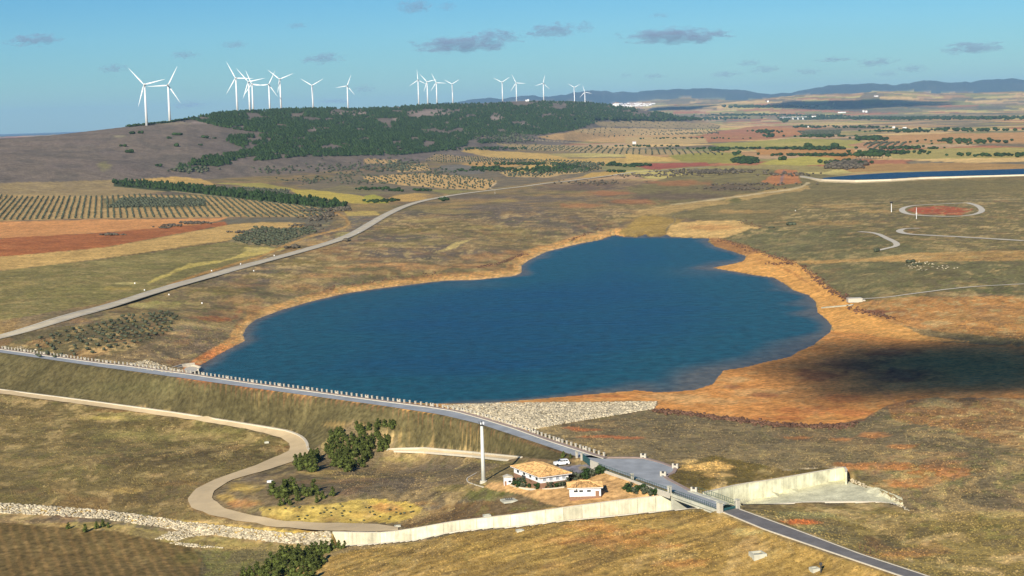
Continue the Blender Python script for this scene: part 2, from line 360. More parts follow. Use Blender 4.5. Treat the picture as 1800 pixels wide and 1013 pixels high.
# lake basin: bed below the water, shore above it
bx = lake_w
sub = (YY[:ir] < 1500)
sdw = np.full(XX[:ir].shape, -999.0)
sdw[sub] = poly_sd(XX[:ir][sub], YY[:ir][sub], bx)
zz = Z[:ir]
zz = np.where(sdw > 0, np.minimum(zz, -0.12 - 0.06 * sdw), np.where((sdw > -40) & (zz < 0.06 - 0.04 * sdw) & (sdw > -14), 0.04 - 0.04 * sdw, zz))
Z[:ir] = zz
# the far pond behind its weir
POND = [(1445,313),(1500,308),(1560,304),(1620,302),(1830,296),(1830,306),(1620,311),(1560,315),(1500,316),(1450,316)]
pond_w = at(*np.array(POND, float).T, 10.0)[:, :2]
mk = (YY > 1200) & (YY < 4000) & (SS > 0.1)
sdp = poly_sd(XX[mk], YY[mk], pond_w); zt = Z[mk]
zt = np.where(sdp > 0, 9.0, np.where(sdp > -120, 10.15 * np.clip(1 + sdp / 120, 0, 1) + zt * (1 - np.clip(1 + sdp / 120, 0, 1)), zt)); Z[mk] = zt
# roads on the crest lie level
for Pq, zq in ((UP + LO[::-1], ZC), ([(1013,803),(1040,801),(1060,807),(1130,807),(1161,815),(1186,824),(1181,832),(1167,836),(1168,841),(1214,864.5),(1178,867),(1111,844),(1040,815)], ZC),
               ([(1266,899),(1281,887.5),(1300,896),(1385,927),(1513,975),(1620,1010),(1760,1058),(1700,1055),(1583,1014),(1433,962),(1343,931),(1270,901)], ZC)):
    wq = at(*np.array(Pq, float).T, zq)[:, :2]; mq = (XX > wq[:, 0].min() - 6) & (XX < wq[:, 0].max() + 6) & (YY > wq[:, 1].min() - 6) & (YY < wq[:, 1].max() + 6)
    k = sstep(-3.5, -0.6, poly_sd(XX[mq], YY[mq], wq)); Z[mq] = Z[mq] * (1 - k) + (zq - .04) * k
# the spillway channel and its basin are cut down between their walls
basin_near = [at(x, y, z) for (x, y), z in zip(SP_NEAR, [1.9,1.9,1.9,2.0,2.0,2.0,1.9])]
flx = [p[0] for p in wt] + [at(1230, 880, 0)[0]] + [p[0] for p in spb] + [60 + 130]; flz = [p[2] - q for p, q in zip(wt[:-1], (4.2, 4.6, 5, 5.6, 6.4, 7, 7.2, 7.2))] + [-3.8, -2.6] + SP_BZ + [1.7]
back = np.array([0, 0.95])
chan = [p[:2] + back for p in wt] + [at(1185, 871, 3.2)[:2] + [1.5, 1.2]] + [p[:2] + back for p in spt] + [at(1490, 836, 2.0)[:2], at(1540, 860, 2.4)[:2], at(1590, 886, 2.4)[:2]] + [p[:2] for p in basin_near[::-1]] + [at(1268, 897, 4.2)[:2]] + [p[:2] for p in bk[::-1]]
chan = np.array(chan); mq = (XX > chan[:, 0].min() - 3) & (XX < chan[:, 0].max() + 3) & (YY > chan[:, 1].min() - 3) & (YY < chan[:, 1].max() + 3)
ins = poly_sd(XX[mq], YY[mq], chan) > 0; zq = Z[mq]; o_ = np.argsort(flx); fz_ = np.interp(XX[mq], np.array(flx)[o_], np.array(flz)[o_]); Z[mq] = np.where(ins, np.minimum(zq, fz_), zq)
nr, nc = Z.shape
def tz(X, Y):
    X = np.asarray(X, float); Y = np.asarray(Y, float)
    r = np.interp(Y, Y_ax, np.arange(nr)); c = np.interp(X / Y, s_ax, np.arange(nc))
    r0 = np.clip(r.astype(int), 0, nr - 2); c0 = np.clip(c.astype(int), 0, nc - 2); fr = r - r0; fc = c - c0
    return (Z[r0, c0] * (1 - fc) + Z[r0, c0 + 1] * fc) * (1 - fr) + (Z[r0 + 1, c0] * (1 - fc) + Z[r0 + 1, c0 + 1] * fc) * fr
def hit(px, py, lift=0.0):
    """point of the terrain seen at a photo pixel"""
    d = ray(px, py); s = d[0] / d[1]; sl = d[2] / d[1]
    c = np.interp(s, s_ax, np.arange(nc)); c0 = min(int(c), nc - 2); fc = c - c0
    zc = Z[:, c0] * (1 - fc) + Z[:, c0 + 1] * fc
    df = HC + sl * Y_ax - zc; k = np.nonzero(df <= 0)[0]
    if len(k) == 0 or k[0] == 0:
        i = int(np.argmin(df)); y = Y_ax[i]
    else:
        i = k[0]; y = Y_ax[i - 1] + (Y_ax[i] - Y_ax[i - 1]) * df[i - 1] / (df[i - 1] - df[i])
    x = s * y; return np.array([x, y, float(tz(x, y)) + lift])
def hits(P, lift=0.0): return np.array([hit(x, y, lift) for x, y in P])

# ------------------------------------------------------------------ ground colours
PX, PY = project(XX, YY, Z)
vis = PY <= np.minimum.accumulate(np.vstack([np.full((1, nc), 1e9), PY[:-1]]), axis=0) + 0.3
Cc = np.empty(Z.shape + (3,)); Cc[:] = alb((122, 105, 73))
YN = YY; big = fbm(XX / 70, YN / 110, 4, 41); mid = fbm(XX / 18, YN / 34, 4, 42); fine = fbm(XX / 4.5, YN / 9, 3, 43)
def mixin(mask, col): Cc[...] = Cc * (1 - mask[..., None]) + alb(col) * mask[..., None]
mixin(sstep(0.52, 0.68, big) * 0.75, (98, 88, 74))
mixin(sstep(0.50, 0.36, big) * 0.6, (132, 116, 66))
mixin(sstep(0.56, 0.72, mid) * 0.55, (150, 122, 72))
mixin(sstep(0.45, 0.30, mid) * 0.5, (84, 82, 56))
# patchwork of fields on the far plain
def voro(X, Y, sx, sy, seed, jitter=0.8):
    gx = X / sx; gy = Y / sy; ix = np.floor(gx); iy = np.floor(gy); best = np.full(X.shape, 1e9); bid = np.zeros(X.shape); sec = np.full(X.shape, 1e9)
    for dx in (-1, 0, 1):
        for dy in (-1, 0, 1):
            a = ix + dx; b = iy + dy; jx = _h(a, b, seed); jy = _h(a, b, seed + 1)
            d = np.abs(gx - a - .5 - (jx - .5) * jitter) + np.abs(gy - b - .5 - (jy - .5) * jitter)
            m = d < best; sec = np.where(m, best, np.minimum(sec, d)); bid = np.where(m, _h(a, b, seed + 2), bid); best = np.where(m, d, best)
    return bid, sec - best
r_f = int(np.searchsorted(Y_ax, 1800))
Xf, Yf, Sf = XX[r_f:], YY[r_f:], SS[r_f:]
rot = 0.5; Xr = Xf * math.cos(rot) + Yf * math.sin(rot) + 60 * fbm(Xf / 300, Yf / 300, 2, 77); Yr = -Xf * math.sin(rot) + Yf * math.cos(rot)
bid, edge = voro(Xr, Yr, 190, 330, 51)
pal = np.array([alb(c) for c in ((204,172,112),(170,134,88),(150,138,80),(196,180,104),(166,112,76),(118,108,82),(188,156,112),(134,130,78),(212,178,112),(122,108,80))])
fc = pal[(bid * 9.99).astype(int)]; fc = fc * (0.9 + 0.25 * fbm(Xf / 60, Yf / 60, 3, 52))[..., None]
hedge = sstep(0.05, 0.01, edge)[..., None] * sstep(6500, 3000, Yf)[..., None]; fc = fc * (1 - hedge * .6) + alb((70, 66, 48)) * hedge * .6
farm = (sstep(1900, 2500, Yf) * sstep(-0.02, 0.08, Sf) + sstep(5500, 8000, Yf)); farm = np.clip(farm, 0, 1)[..., None]
Cc[r_f:] = Cc[r_f:] * (1 - farm) + fc * farm
bid2, e2 = voro(Xr, Yr, 900, 1500, 61); scr = (sstep(0.6, 0.8, bid2) * sstep(9000, 11000, Yf))[..., None] * 0.7
Cc[r_f:] = Cc[r_f:] * (1 - scr) + alb((92, 92, 74)) * scr
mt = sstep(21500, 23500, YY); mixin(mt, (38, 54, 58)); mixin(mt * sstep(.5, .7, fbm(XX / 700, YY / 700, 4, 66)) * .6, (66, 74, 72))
# wooded hill: heath slope
hd = sstep(-0.03, 0.03, (YY - np.interp(PXc, FOOT_X, FOOT_D)[None, :]) / 1500) * sstep(1290, 1200, PXc)[None, :] * (YY < 12000)
mixin(hd * 0.95, (110, 99, 84)); mixin(hd * sstep(.5, .7, fbm(XX / 90, YY / 130, 4, 71)) * .5, (112, 100, 88)); mixin(hd * sstep(.5, .66, fbm(XX / 30, YY / 60, 3, 72)) * .35, (74, 72, 62))
def _bb(x0, x1, y0, y1, mg=30): return (PX > x0 - mg) & (PX < x1 + mg) & (PY > y0 - mg) & (PY < y1 + mg)
wx = fbm(PX / 16, PY / 5, 3, 81) - .5
def paint(P, col, soft=1.2, warp=3.0, amt=1.0, tex=0.0, sy=2.0):
    Pn = np.array(P, float); m = _bb(Pn[:, 0].min(), Pn[:, 0].max(), Pn[:, 1].min(), Pn[:, 1].max())
    sd = poly_sd(PX[m], PY[m], Pn, sy) + warp * 2 * wx[m]; k = sstep(-soft, soft, sd) * amt
    if tex: k = k * (1 - tex * sstep(.35, .7, mid[m]))
    Cc[m] = Cc[m] * (1 - k[:, None]) + alb(col) * k[:, None]
def patch(cx, cy, rx, ry, col, amt=0.8, rough=1.0):
    m = _bb(cx - rx, cx + rx, cy - ry, cy + ry)
    d = np.sqrt(((PX[m] - cx) / rx) ** 2 + ((PY[m] - cy) / ry) ** 2) + rough * (wx[m] + (fine[m] - .5) * .6)
    k = sstep(1.1, 0.45, d) * amt; Cc[m] = Cc[m] * (1 - k[:, None]) + alb(col) * k[:, None]
def stroke(L, hw, col, amt=1.0, soft=0.8, warp=0.0, sy=2.0):
    Ln = np.array(L, float); m = _bb(Ln[:, 0].min(), Ln[:, 0].max(), Ln[:, 1].min(), Ln[:, 1].max())
    d = line_d(PX[m], PY[m], [tuple(p) for p in smooth(Ln, 1)], sy) + warp * wx[m]
    k = sstep(hw + soft, hw - soft, d) * amt; Cc[m] = Cc[m] * (1 - k[:, None]) + alb(col) * k[:, None]
# --- left country
paint([(-200,318),(0,322),(180,317),(235,317),(320,330),(290,338),(180,346),(-200,350)], (152,132,88), tex=.3)
paint([(235,317),(280,312),(315,311),(350,315),(370,320),(378,325),(300,323)], (192,158,88))
paint([(378,322),(460,322),(512,331),(500,336),(440,329)], (158,146,74))
paint([(380,328),(440,329),(508,334),(512,343),(470,346),(400,336)], (98,93,76))
paint([(510,331),(520,334),(560,333),(620,341),(664,350),(665,358),(620,357),(575,350),(520,343)], (182,162,74))
paint([(200,316),(300,323),(400,332),(480,340),(610,358),(608,366),(560,366),(480,357),(360,343),(200,328)], (58,66,38), warp=1)
O1 = [(-150,338),(0,342),(180,346),(235,343),(330,344),(385,347),(450,353),(540,362),(575,368),(572,379),(540,382),(430,382),(300,383),(180,384),(0,388),(-150,392)]
paint(O1, (174,146,92), warp=1.5)
paint([(180,348),(240,352),(360,355),(362,362),(300,366),(180,366)], (112,104,66), tex=.4)
stroke([(300,336),(390,346),(470,355),(545,364)], 1.0, (196,178,130), .8)
paint([(-200,396),(0,390),(180,386),(300,385),(398,383),(370,392),(345,396),(180,410),(-200,430)], (202,144,84))
paint([(-200,430),(180,409),(345,395),(410,389),(400,396),(330,408),(180,436),(-200,470)], (158,98,54))
paint([(395,385),(480,382),(560,382),(590,388),(575,400),(545,408),(535,396),(470,390),(400,397)], (104,98,76))
paint([(-200,470),(180,436),(330,409),(410,394),(460,391),(535,392),(540,399),(500,404),(455,402),(405,422),(180,455),(-200,500)], (192,158,92))
stroke([(180,455),(300,438),(400,424),(408,422)], 1.0, (88,72,44), .8)
O2 = [(403,424),(432,410),(452,401),(500,405),(548,401),(556,409),(520,420),(497,433),(470,435),(430,430)]
paint(O2, (118,110,78))
paint([(-200,500),(180,456),(405,425),(470,434),(500,437),(470,448),(430,461),(350,480),(270,510),(180,533),(-200,600)], (122,114,64), tex=.2)
for a in [(300,455,70,7),(230,476,50,6),(390,440,40,5),(200,462,40,4)]: patch(*a, (146,134,78), .7)
paint([(262,500),(320,474),(380,463),(430,452),(490,441),(500,437),(425,434),(440,440),(400,456),(330,464),(300,478),(255,498)], (196,176,92), warp=4)
patch(455,440,45,5,(190,172,100),.8); patch(230,498,26,3,(196,180,110),.9); patch(205,508,34,4,(160,138,70),.7)
stroke([(585,372),(606,382),(615,393),(600,403),(545,415),(500,432),(470,447),(400,468),(330,489),(270,512),(180,540),(60,572)], 3.0, (176,134,70), .85, warp=4)
stroke([(590,375),(608,385),(616,394),(600,404),(545,416),(500,430)], 1.2, (196,158,96), .8)
paint([(604,372),(660,371),(668,378),(610,379)], (184,160,84)); paint([(612,381),(668,380),(650,396),(620,402)], (106,98,80))
patch(560,428,50,6,(196,160,96),.7); patch(608,412,28,5,(190,176,104),.7); patch(530,440,40,5,(150,116,70),.6)
# --- country behind the main road
paint([(520,330),(640,345),(720,340),(800,338),(860,332),(1000,314),(1100,300),(1000,296),(870,300),(700,300),(600,306)], (110,100,76), tex=.3)
O3 = [(640,311),(700,307),(740,304),(800,309),(872,318),(868,327),(850,334),(780,332),(700,325),(645,319)]
paint(O3, (204,168,104), tex=.3)
O4 = [(697,288),(750,288),(758,300),(700,303)]; paint(O4, (200,166,106))
O5 = [(640,279),(700,281),(697,289),(640,288)]; paint(O5, (196,162,104))
O6 = [(765,271),(830,276),(950,281),(1062,287),(1062,292),(940,291),(830,286),(745,281)]; paint(O6, (160,136,92))
O7 = [(880,303),(960,300),(1015,287),(1035,288),(1060,297),(1010,305),(960,312),(890,311)]; paint(O7, (190,160,102))
paint([(812,289),(840,284),(870,282),(922,287),(905,294),(860,296)], (184,146,84)); paint([(775,291),(812,290),(858,297),(850,305),(800,308),(772,300)], (108,102,86))
paint([(880,304),(915,294),(950,283),(985,285),(965,296),(925,303)], (198,166,92))
paint([(808,266),(825,259),(860,265),(960,271),(1000,279),(1130,277),(1200,275),(1200,284),(1000,290),(925,283),(860,276)], (192,160,88))
O8 = [(870,252),(960,255),(1120,262),(1270,267),(1280,274),(1100,272),(900,262)]; paint(O8, (166,144,96)); stroke([(900,243),(980,249),(1100,258),(1140,261)], .8, (200,180,130), .9)
paint([(945,241),(1010,230),(1130,234),(1250,240),(1250,250),(1080,251),(965,245)], (190,154,98))
O9 = [(1010,228),(1060,224),(1262,229),(1265,237),(1120,238),(1012,233)]; paint(O9, (196,166,110))
O10 = [(1040,215),(1100,212),(1200,214),(1265,221),(1265,228),(1060,222)]; paint(O10, (160,140,98))
paint([(640,344),(660,343),(682,350),(682,357),(640,357)], (164,158,66)); paint([(680,350),(700,343),(730,340),(795,343),(760,350),(720,355),(690,354)], (186,152,84))
paint([(560,334),(640,342),(690,340),(600,326)], (122,112,74)); paint([(730,333),(840,335),(790,341)], (132,124,70))
paint([(1010,314),(1040,304),(1080,300),(1100,303),(1060,312)], (190,156,84))
stroke([(870,336),(860,330),(872,322)], .9, (206,184,140))
# --- right plain
paint([(1180,249),(1265,230),(1330,222),(1415,225),(1412,238),(1345,246),(1240,251)], (166,112,76), tex=.3)
paint([(1330,226),(1412,224),(1408,236),(1350,240)], (184,130,72), amt=.6)
paint([(1250,253),(1320,249),(1400,243),(1515,247),(1520,255),(1500,261),(1400,259),(1270,260)], (158,150,74)); patch(1400,254,70,4,(186,168,92),.6)
paint([(1100,241),(1240,243),(1245,252),(1100,253)], (190,162,104)); paint([(1170,274),(1240,268),(1300,268),(1312,280),(1290,288),(1200,284)], (146,138,64))
paint([(1325,262),(1420,263),(1500,262),(1512,275),(1480,286),(1420,272),(1335,272)], (184,136,76)); paint([(1335,289),(1360,281),(1420,275),(1465,278),(1472,288),(1400,292)], (178,166,78))
paint([(1100,271),(1170,276),(1180,284),(1100,286)], (204,172,94)); paint([(1110,289),(1180,286),(1240,286),(1252,291),(1160,298),(1136,297)], (152,88,66))
paint([(1555,266),(1620,262),(1830,258),(1830,276),(1620,280),(1570,278)], (166,152,84)); paint([(1515,241),(1620,236),(1830,232),(1830,250),(1620,253),(1540,256)], (184,142,88))
paint([(1490,255),(1520,250),(1600,252),(1590,262),(1520,262)], (176,134,92)); O11 = [(1515,256),(1540,251),(1600,252),(1588,264),(1530,264)]
paint([(1260,292),(1340,290),(1480,293),(1450,303),(1300,302)], (150,136,82)); paint([(1480,297),(1540,289),(1700,286),(1830,290),(1830,298),(1620,301),(1500,303)], (168,134,80))
O12 = [(1418,232),(1440,229),(1475,231),(1470,239),(1425,238)]; paint(O12, (190,160,120))
# --- heath between the road and the lake, the near right shore
paint([(1100,330),(1230,300),(1330,296),(1440,306),(1600,318),(1830,316),(1830,480),(1620,470),(1480,440),(1330,402),(1180,380)], (116,106,66), tex=.2)
for a in [(1190,345,110,9),(1290,330,70,8),(1080,322,90,8),(1010,330,80,7)]: patch(*a, (98,82,66), .7)
for a in [(1195,322,60,6),(1060,340,60,5),(1020,362,55,5),(1110,355,60,5)]: patch(*a, (168,112,68), .6)
for a in [(890,353,30,4),(745,388,40,4),(840,400,36,3),(900,408,50,4),(760,425,60,6),(800,372,60,5),(700,430,60,6)]: patch(*a, (160,142,80), .6)
paint([(760,446),(775,440),(800,426),(830,420),(815,428),(795,438)], (196,174,104), warp=2)
for a in [(865,452,55,8),(930,445,40,6),(740,470,60,7),(830,468,50,5),(660,466,50,5),(560,485,50,5),(600,470,40,4),(700,465,30,4)]: patch(*a, (186,140,84), .7)
for a in [(420,530,55,8),(520,505,60,6),(400,550,50,8),(640,480,70,5),(570,440,60,7),(610,455,60,5)]: patch(*a, (160,122,74), .6)
patch(450,545,60,9,(178,112,66),.5); patch(380,560,40,6,(172,104,60),.8)
for a in [(520,462,60,8),(480,485,60,8),(390,512,60,8),(720,405,60,8),(660,430,40,6)]: patch(*a, (122,108,56), .7)
for a in [(820,345,90,6),(880,365,80,6),(960,350,80,6),(950,395,80,7),(700,445,70,7),(600,500,50,6)]: patch(*a, (98,88,72), .7)
patch(300,535,60,7,(176,166,90),.8); patch(250,538,40,5,(196,180,110),.7); patch(205,560,40,6,(168,150,92),.6)
paint([(180,566),(240,556),(300,545),(318,560),(300,590),(240,614),(180,624),(0,640),(0,590)], (92,84,54), tex=.2)
patch(335,580,44,14,(160,142,104),.6); patch(300,600,60,12,(128,110,78),.5); patch(350,610,40,8,(140,118,86),.5)
# the bare mud of the shore
sdl = np.full(PX.shape, -999.); mL = _bb(300, 1500, 400, 730, 60); sdl[mL] = poly_sd(PX[mL], PY[mL], np.array(LAKE, float), 1.7)
wl = 20 + 16 * (fbm(XX / 60, YY / 60, 3, 91) - .5); kk = sstep(-wl - 3, -wl + 3, sdl) * (PX < 1100); mixin(kk, (216,164,92)); mixin(sstep(-7, -3, sdl) * sstep(1.5, -1, sdl) * kk * .6, (232,192,130))
mixin(kk * sstep(590, 640, PY + 0.15 * (450 - PX)) * (PX < 480), (206,132,74))
kk2 = sstep(-26, -19, sdl) * sstep(-10, -18, sdl) * (PX < 1080) * sstep(.42, .62, fbm(XX / 30, YY / 30, 3, 92)) * .55; mixin(kk2, (104,66,44))
paint([(1085,412),(1100,400),(1130,378),(1200,386),(1175,412),(1110,417)], (158,132,68), warp=6, tex=.2); paint([(1172,412),(1178,395),(1230,388),(1290,388),(1338,401),(1300,412),(1262,420),(1180,418)], (208,172,104), warp=5)
patch(1250,400,60,6,(190,132,72),.5); patch(1130,395,40,6,(176,146,74),.5); stroke([(1170,414),(1172,400),(1190,388),(1180,378),(1210,370)], 1.3, (104,98,80), .7, warp=3)
paint([(1095,382),(1140,366),(1240,352),(1330,338),(1420,326),(1424,332),(1350,345),(1250,362),(1180,374)], (182,152,92), warp=6, amt=.8)
stroke([(1180,360),(1250,352),(1330,341),(1405,331),(1420,322)], 2.2, (208,188,138), .7, warp=6)
paint([(1340,320),(1368,298),(1400,300),(1410,322),(1370,326)], (186,122,74), warp=5, amt=.8); stroke([(1372,324),(1378,300)], 2.5, (130,112,104), .8, warp=3)
patch(1290,353,22,5,(92,92,50),.9); paint([(1405,309),(1440,315),(1500,318),(1560,316),(1620,312),(1830,306),(1830,309),(1620,316),(1560,320),(1500,322),(1440,320)], (216,196,148), warp=1)
for a in [(1480,362,80,4),(1540,372,50,3),(1460,392,90,5),(1300,372,60,4)]: patch(*a, (178,144,84), .65)
stroke([(1440,361),(1540,356),(1620,353),(1800,350)], .9, (206,184,130), .7)
paint([(1262,424),(1320,402),(1400,404),(1490,402),(1560,420),(1620,440),(1830,460),(1830,520),(1620,512),(1560,516),(1500,528),(1440,500),(1400,466),(1320,440)], (102,98,62), tex=.15)
paint([(1320,462),(1400,459),(1500,456),(1560,450),(1620,444),(1830,440),(1830,458),(1620,460),(1520,460),(1430,464)], (180,144,84), warp=3)
patch(1500,418,55,9,(84,80,46),.6); paint([(1594,370),(1608,364),(1660,362),(1712,368),(1690,378),(1620,377)], (164,88,56), warp=1)
MUD = [(1246,419),(1262,421),(1310,432),(1350,448),(1400,462),(1430,482),(1462,508),(1488,525),(1520,545),(1560,560),(1600,578),(1620,590),(1700,600),(1560,600),(1470,590),(1461,573),(1436,549),(1434,531),(1396,511),(1360,488),(1284,477),(1251,471),(1278,466),(1307,459),(1312,450),(1257,434)]
paint(MUD, (216,160,84), warp=4)
paint([(1246,419),(1262,419),(1310,430),(1340,444),(1312,449),(1257,434)], (140,100,62), warp=2, amt=.8)
stroke([(1330,452),(1392,478),(1430,506),(1476,540)], 1.5, (160,108,60), .6, warp=5); stroke([(1300,448),(1380,470),(1420,496),(1462,524)], 1.5, (176,122,68), .6, warp=5)
paint([(1500,534),(1560,526),(1620,522),(1830,520),(1830,600),(1620,580),(1560,566),(1520,552)], (180,132,74), warp=5, tex=.4); patch(1550,548,50,4,(128,84,60),.8)
MUD2 = [(895,708),(950,700),(1100,688),(1254,672),(1262,652),(1390,624),(1461,581),(1540,590),(1620,600),(1830,610),(1830,700),(1620,700),(1560,712),(1520,736),(1450,748),(1350,742),(1250,730),(1150,720),(1156,706),(1000,706)]
paint(MUD2, (210,146,76), warp=6)
for a in [(1240,705,110,9),(1330,690,70,9),(1180,697,90,5),(1290,668,40,6)]: patch(*a, (212,166,102), .7)
for a in [(1430,722,70,9),(1370,735,60,5),(1480,700,50,10),(1060,697,80,4),(1500,725,40,8)]: patch(*a, (186,112,60), .6)
for a in [(1345,695,30,5),(1440,660,50,12),(1500,640,70,14),(1560,620,60,12),(1600,660,60,16)]: patch(*a, (136,80,48), .7)  # all but the first put the cloud's shade into the ground colour, kept warm
patch(1285,681,22,5,(140,92,58),.8); patch(1560,660,60,14,(98,62,46),.6)  # second patch: darkest core of that cloud shade, painted into the ground
stroke([(1580,712),(1550,690),(1530,660),(1500,640)], 3, (176,124,76), .5, warp=6); stroke([(1600,745),(1580,715),(1560,690)], 3, (190,130,76), .6, warp=6)
paint([(930,757),(1040,740),(1150,722),(1250,730),(1350,744),(1450,750),(1520,738),(1570,715),(1620,705),(1830,700),(1830,860),(1620,860),(1484,823),(1300,850),(1215,864),(1180,838),(1188,824),(1160,812),(1060,806)], (110,98,68), warp=3, tex=.15)
stroke([(1150,722),(1250,731),(1350,745),(1440,750),(1520,738)], 2.5, (112,62,40), .7, warp=5)
paint([(1560,712),(1620,700),(1830,700),(1830,800),(1620,745),(1570,740)], (176,122,66), warp=8, amt=.5, tex=.5)
for a in [(1535,765,34,6),(1590,785,30,6),(1480,772,26,4),(1400,770,30,4),(1570,820,60,9),(1600,850,60,12),(1500,820,50,8),(1650,830,80,16)]: patch(*a, (178,120,66), .75)
for a in [(1030,756,30,3),(1060,768,40,3),(1000,752,22,2.5),(1100,770,30,3)]: patch(*a, (178,108,62), .7)
paint([(1185,824),(1250,800),(1350,820),(1380,826),(1484,822),(1350,842),(1240,861),(1216,863),(1178,840)], (92,80,42), warp=3)
patch(1245,820,50,11,(222,180,102),1); patch(1260,836,30,5,(206,166,96),.8); patch(1210,812,26,6,(198,168,104),.6)
stroke([(1376,827),(1420,824),(1476,821)], .9, (224,204,160), .9)
# dam and everything below it
DAM = [(-200,596),(0,619),(180,646),(313,664),(447,683),(580,701),(660,712),(773,729),(840,745),(907,767),(973,789),(1013,803),(985,812),(915,803),(830,794),(747,788),(680,790),(700,770),(620,740),(545,795),(541,783),(513,760),(473,752),(313,727),(180,709),(-200,660)]
paint(DAM, (76,70,44), warp=2); patch(760,755,110,18,(74,66,42),.5); patch(420,705,160,16,(68,62,39),.5); patch(250,680,120,10,(74,72,44),.5)
for a in [(600,746,36,4),(620,750,30,5),(454,695,14,4),(700,770,40,5),(820,770,30,4)]: patch(*a, (150,126,76), .6)
stroke([(313,665),(447,685),(580,703),(773,732),(907,770),(990,797)], 1.8, (128,90,60), .5, warp=4)
paint([(-200,675),(0,695),(180,718),(313,737),(447,760),(495,772),(510,785),(506,793),(492,800),(447,820),(380,842),(345,858),(327,880),(336,897),(400,918),(330,915),(180,897),(-200,870)], (104,92,54), warp=2, tex=.2)
for a in [(250,765,120,12),(370,760,80,9),(215,735,60,6),(430,775,60,8),(200,725,50,5)]: patch(*a, (140,130,74), .6)
for a in [(250,810,150,16),(380,800,90,12),(300,870,110,16),(220,880,80,12),(450,805,50,6)]: patch(*a, (86,74,48), .6)
patch(222,862,34,5,(168,142,82),.8); patch(200,722,50,4,(100,72,44),.7); patch(180,735,60,5,(184,164,88),.7); patch(497,790,20,9,(120,84,50),.6); patch(330,850,60,5,(124,98,58),.6)
ISL = [(545,802),(560,790),(620,745),(700,770),(680,795),(915,812),(895,822),(860,838),(800,880),(830,905),(733,930),(700,926),(660,921),(500,917),(447,907),(393,894),(373,878),(378,864),(410,845),(468,829),(511,815)]
paint(ISL, (104,92,66), warp=2, tex=.2)
patch(430,858,36,12,(176,148,74),.8); patch(400,875,22,9,(178,148,76),.8); patch(450,845,40,10,(104,92,72),.6); patch(430,885,36,9,(160,112,64),.6)
for a in [(560,832,46,3.5),(600,828,44,2.5),(620,838,60,3)]: patch(*a, (176,152,88), .7)
for a in [(560,848,50,5),(640,845,60,6)]: patch(*a, (144,114,74), .6)
for a in [(720,850,90,12),(760,825,80,9),(620,865,80,8),(730,890,60,8)]: patch(*a, (96,86,70), .6)
for a in [(800,860,40,9),(700,808,60,5),(860,812,40,5)]: patch(*a, (116,108,54), .6)
paint([(457,893),(466,890),(520,891),(590,884),(640,878),(680,878),(720,884),(745,892),(735,905),(700,918),(640,920),(560,919),(500,916),(462,908)], (196,170,84), warp=7, tex=.25)
for a in [(500,900,24,5),(560,896,30,4),(610,905,26,5),(540,912,26,4),(640,890,30,5)]: patch(*a, (214,188,96), .6)
for a in [(480,910,16,3),(585,913,30,3),(520,896,12,3),(660,914,24,4),(700,900,20,6)]: patch(*a, (158,128,66), .6)
patch(680,892,36,9,(196,140,80),.7); patch(640,905,30,6,(212,172,88),.5); patch(770,905,60,9,(120,92,58),.7); patch(745,885,30,6,(160,124,70),.5)
paint([(735,905),(800,885),(860,880),(930,882),(1000,893),(907,905),(800,917),(730,929),(700,926)], (104,84,54), warp=3)
patch(900,862,60,14,(76,82,34),.8); patch(850,870,60,12,(86,88,40),.7); patch(940,892,50,6,(112,104,58),.6)
YARD = [(868,845),(900,850),(935,858),(1000,858),(990,846),(1010,835),(1060,826),(1110,846),(1180,869),(1100,879),(1050,884),(990,891),(960,886),(930,874),(900,866),(868,862),(850,856)]
paint(YARD, (190,152,98), warp=1.0, sy=1.5)
paint([(975,816),(990,820),(1030,816),(1062,830),(1040,838),(1010,842),(996,832)], (128,126,128), warp=.6)
paint([(845,838),(880,815),(930,806),(900,845),(868,850)], (120,108,64), amt=.6)
# bottom strip
paint([(-200,880),(180,899),(330,916),(470,928),(585,937),(590,948),(430,940),(300,926),(180,908),(-200,890)], (196,168,84), warp=3)
paint([(-200,925),(180,918),(300,936),(430,952),(600,966),(560,980),(400,966),(300,955),(180,930)], (140,124,72), warp=4)
FIELD = [(-200,905),(180,932),(205,934),(270,950),(330,960),(352,972),(356,990),(352,1013),(340,1100),(-200,1100)]
paint(FIELD, (94,80,46), warp=1.5)
mF = _bb(-200, 356, 905, 1100); fs = poly_sd(PX[mF], PY[mF], np.array(FIELD, float)) > 0
strp = 0.5 + 0.5 * np.sin((XX[mF] * 0.82 + YY[mF] * 0.30) * 2 * math.pi / 2.6 + 3 * wx[mF]); k = (sstep(.5, .9, strp) * .5 * fs)[:, None]; Cc[mF] = Cc[mF] * (1 - k) + alb((132,106,62)) * k
patch(330,980,30,14,(92,88,44),.5)
paint([(352,962),(430,966),(520,972),(560,985),(480,1013),(420,1040),(345,1060),(358,990)], (102,96,56), warp=3); stroke([(345,968),(362,985),(352,1013)], 5, (78,72,46), .8, warp=4); patch(400,965,60,4,(150,128,78),.6)
SL = [(560,985),(620,968),(733,955),(800,938),(907,928),(1000,917),(1100,907),(1200,898),(1262,903),(1343,933),(1433,965),(1583,1016),(1800,1090),(500,1100),(520,1013)]
paint(SL, (140,116,62), warp=2)
for a in [(1040,925,60,12),(1090,950,70,18),(1000,950,60,10),(1200,990,60,8),(1140,935,50,9),(1180,960,50,6)]: patch(*a, (168,116,64), .6)
for a in [(760,975,90,16),(900,1000,120,14),(680,1000,70,12),(860,945,80,9),(1060,990,80,12),(1300,950,60,10)]: patch(*a, (112,94,54), .55)
for a in [(760,960,110,8),(880,972,90,8),(1200,925,70,7),(950,985,80,6),(680,985,60,6)]: patch(*a, (164,140,76), .55)
patch(1310,935,34,8,(156,148,96),.7)
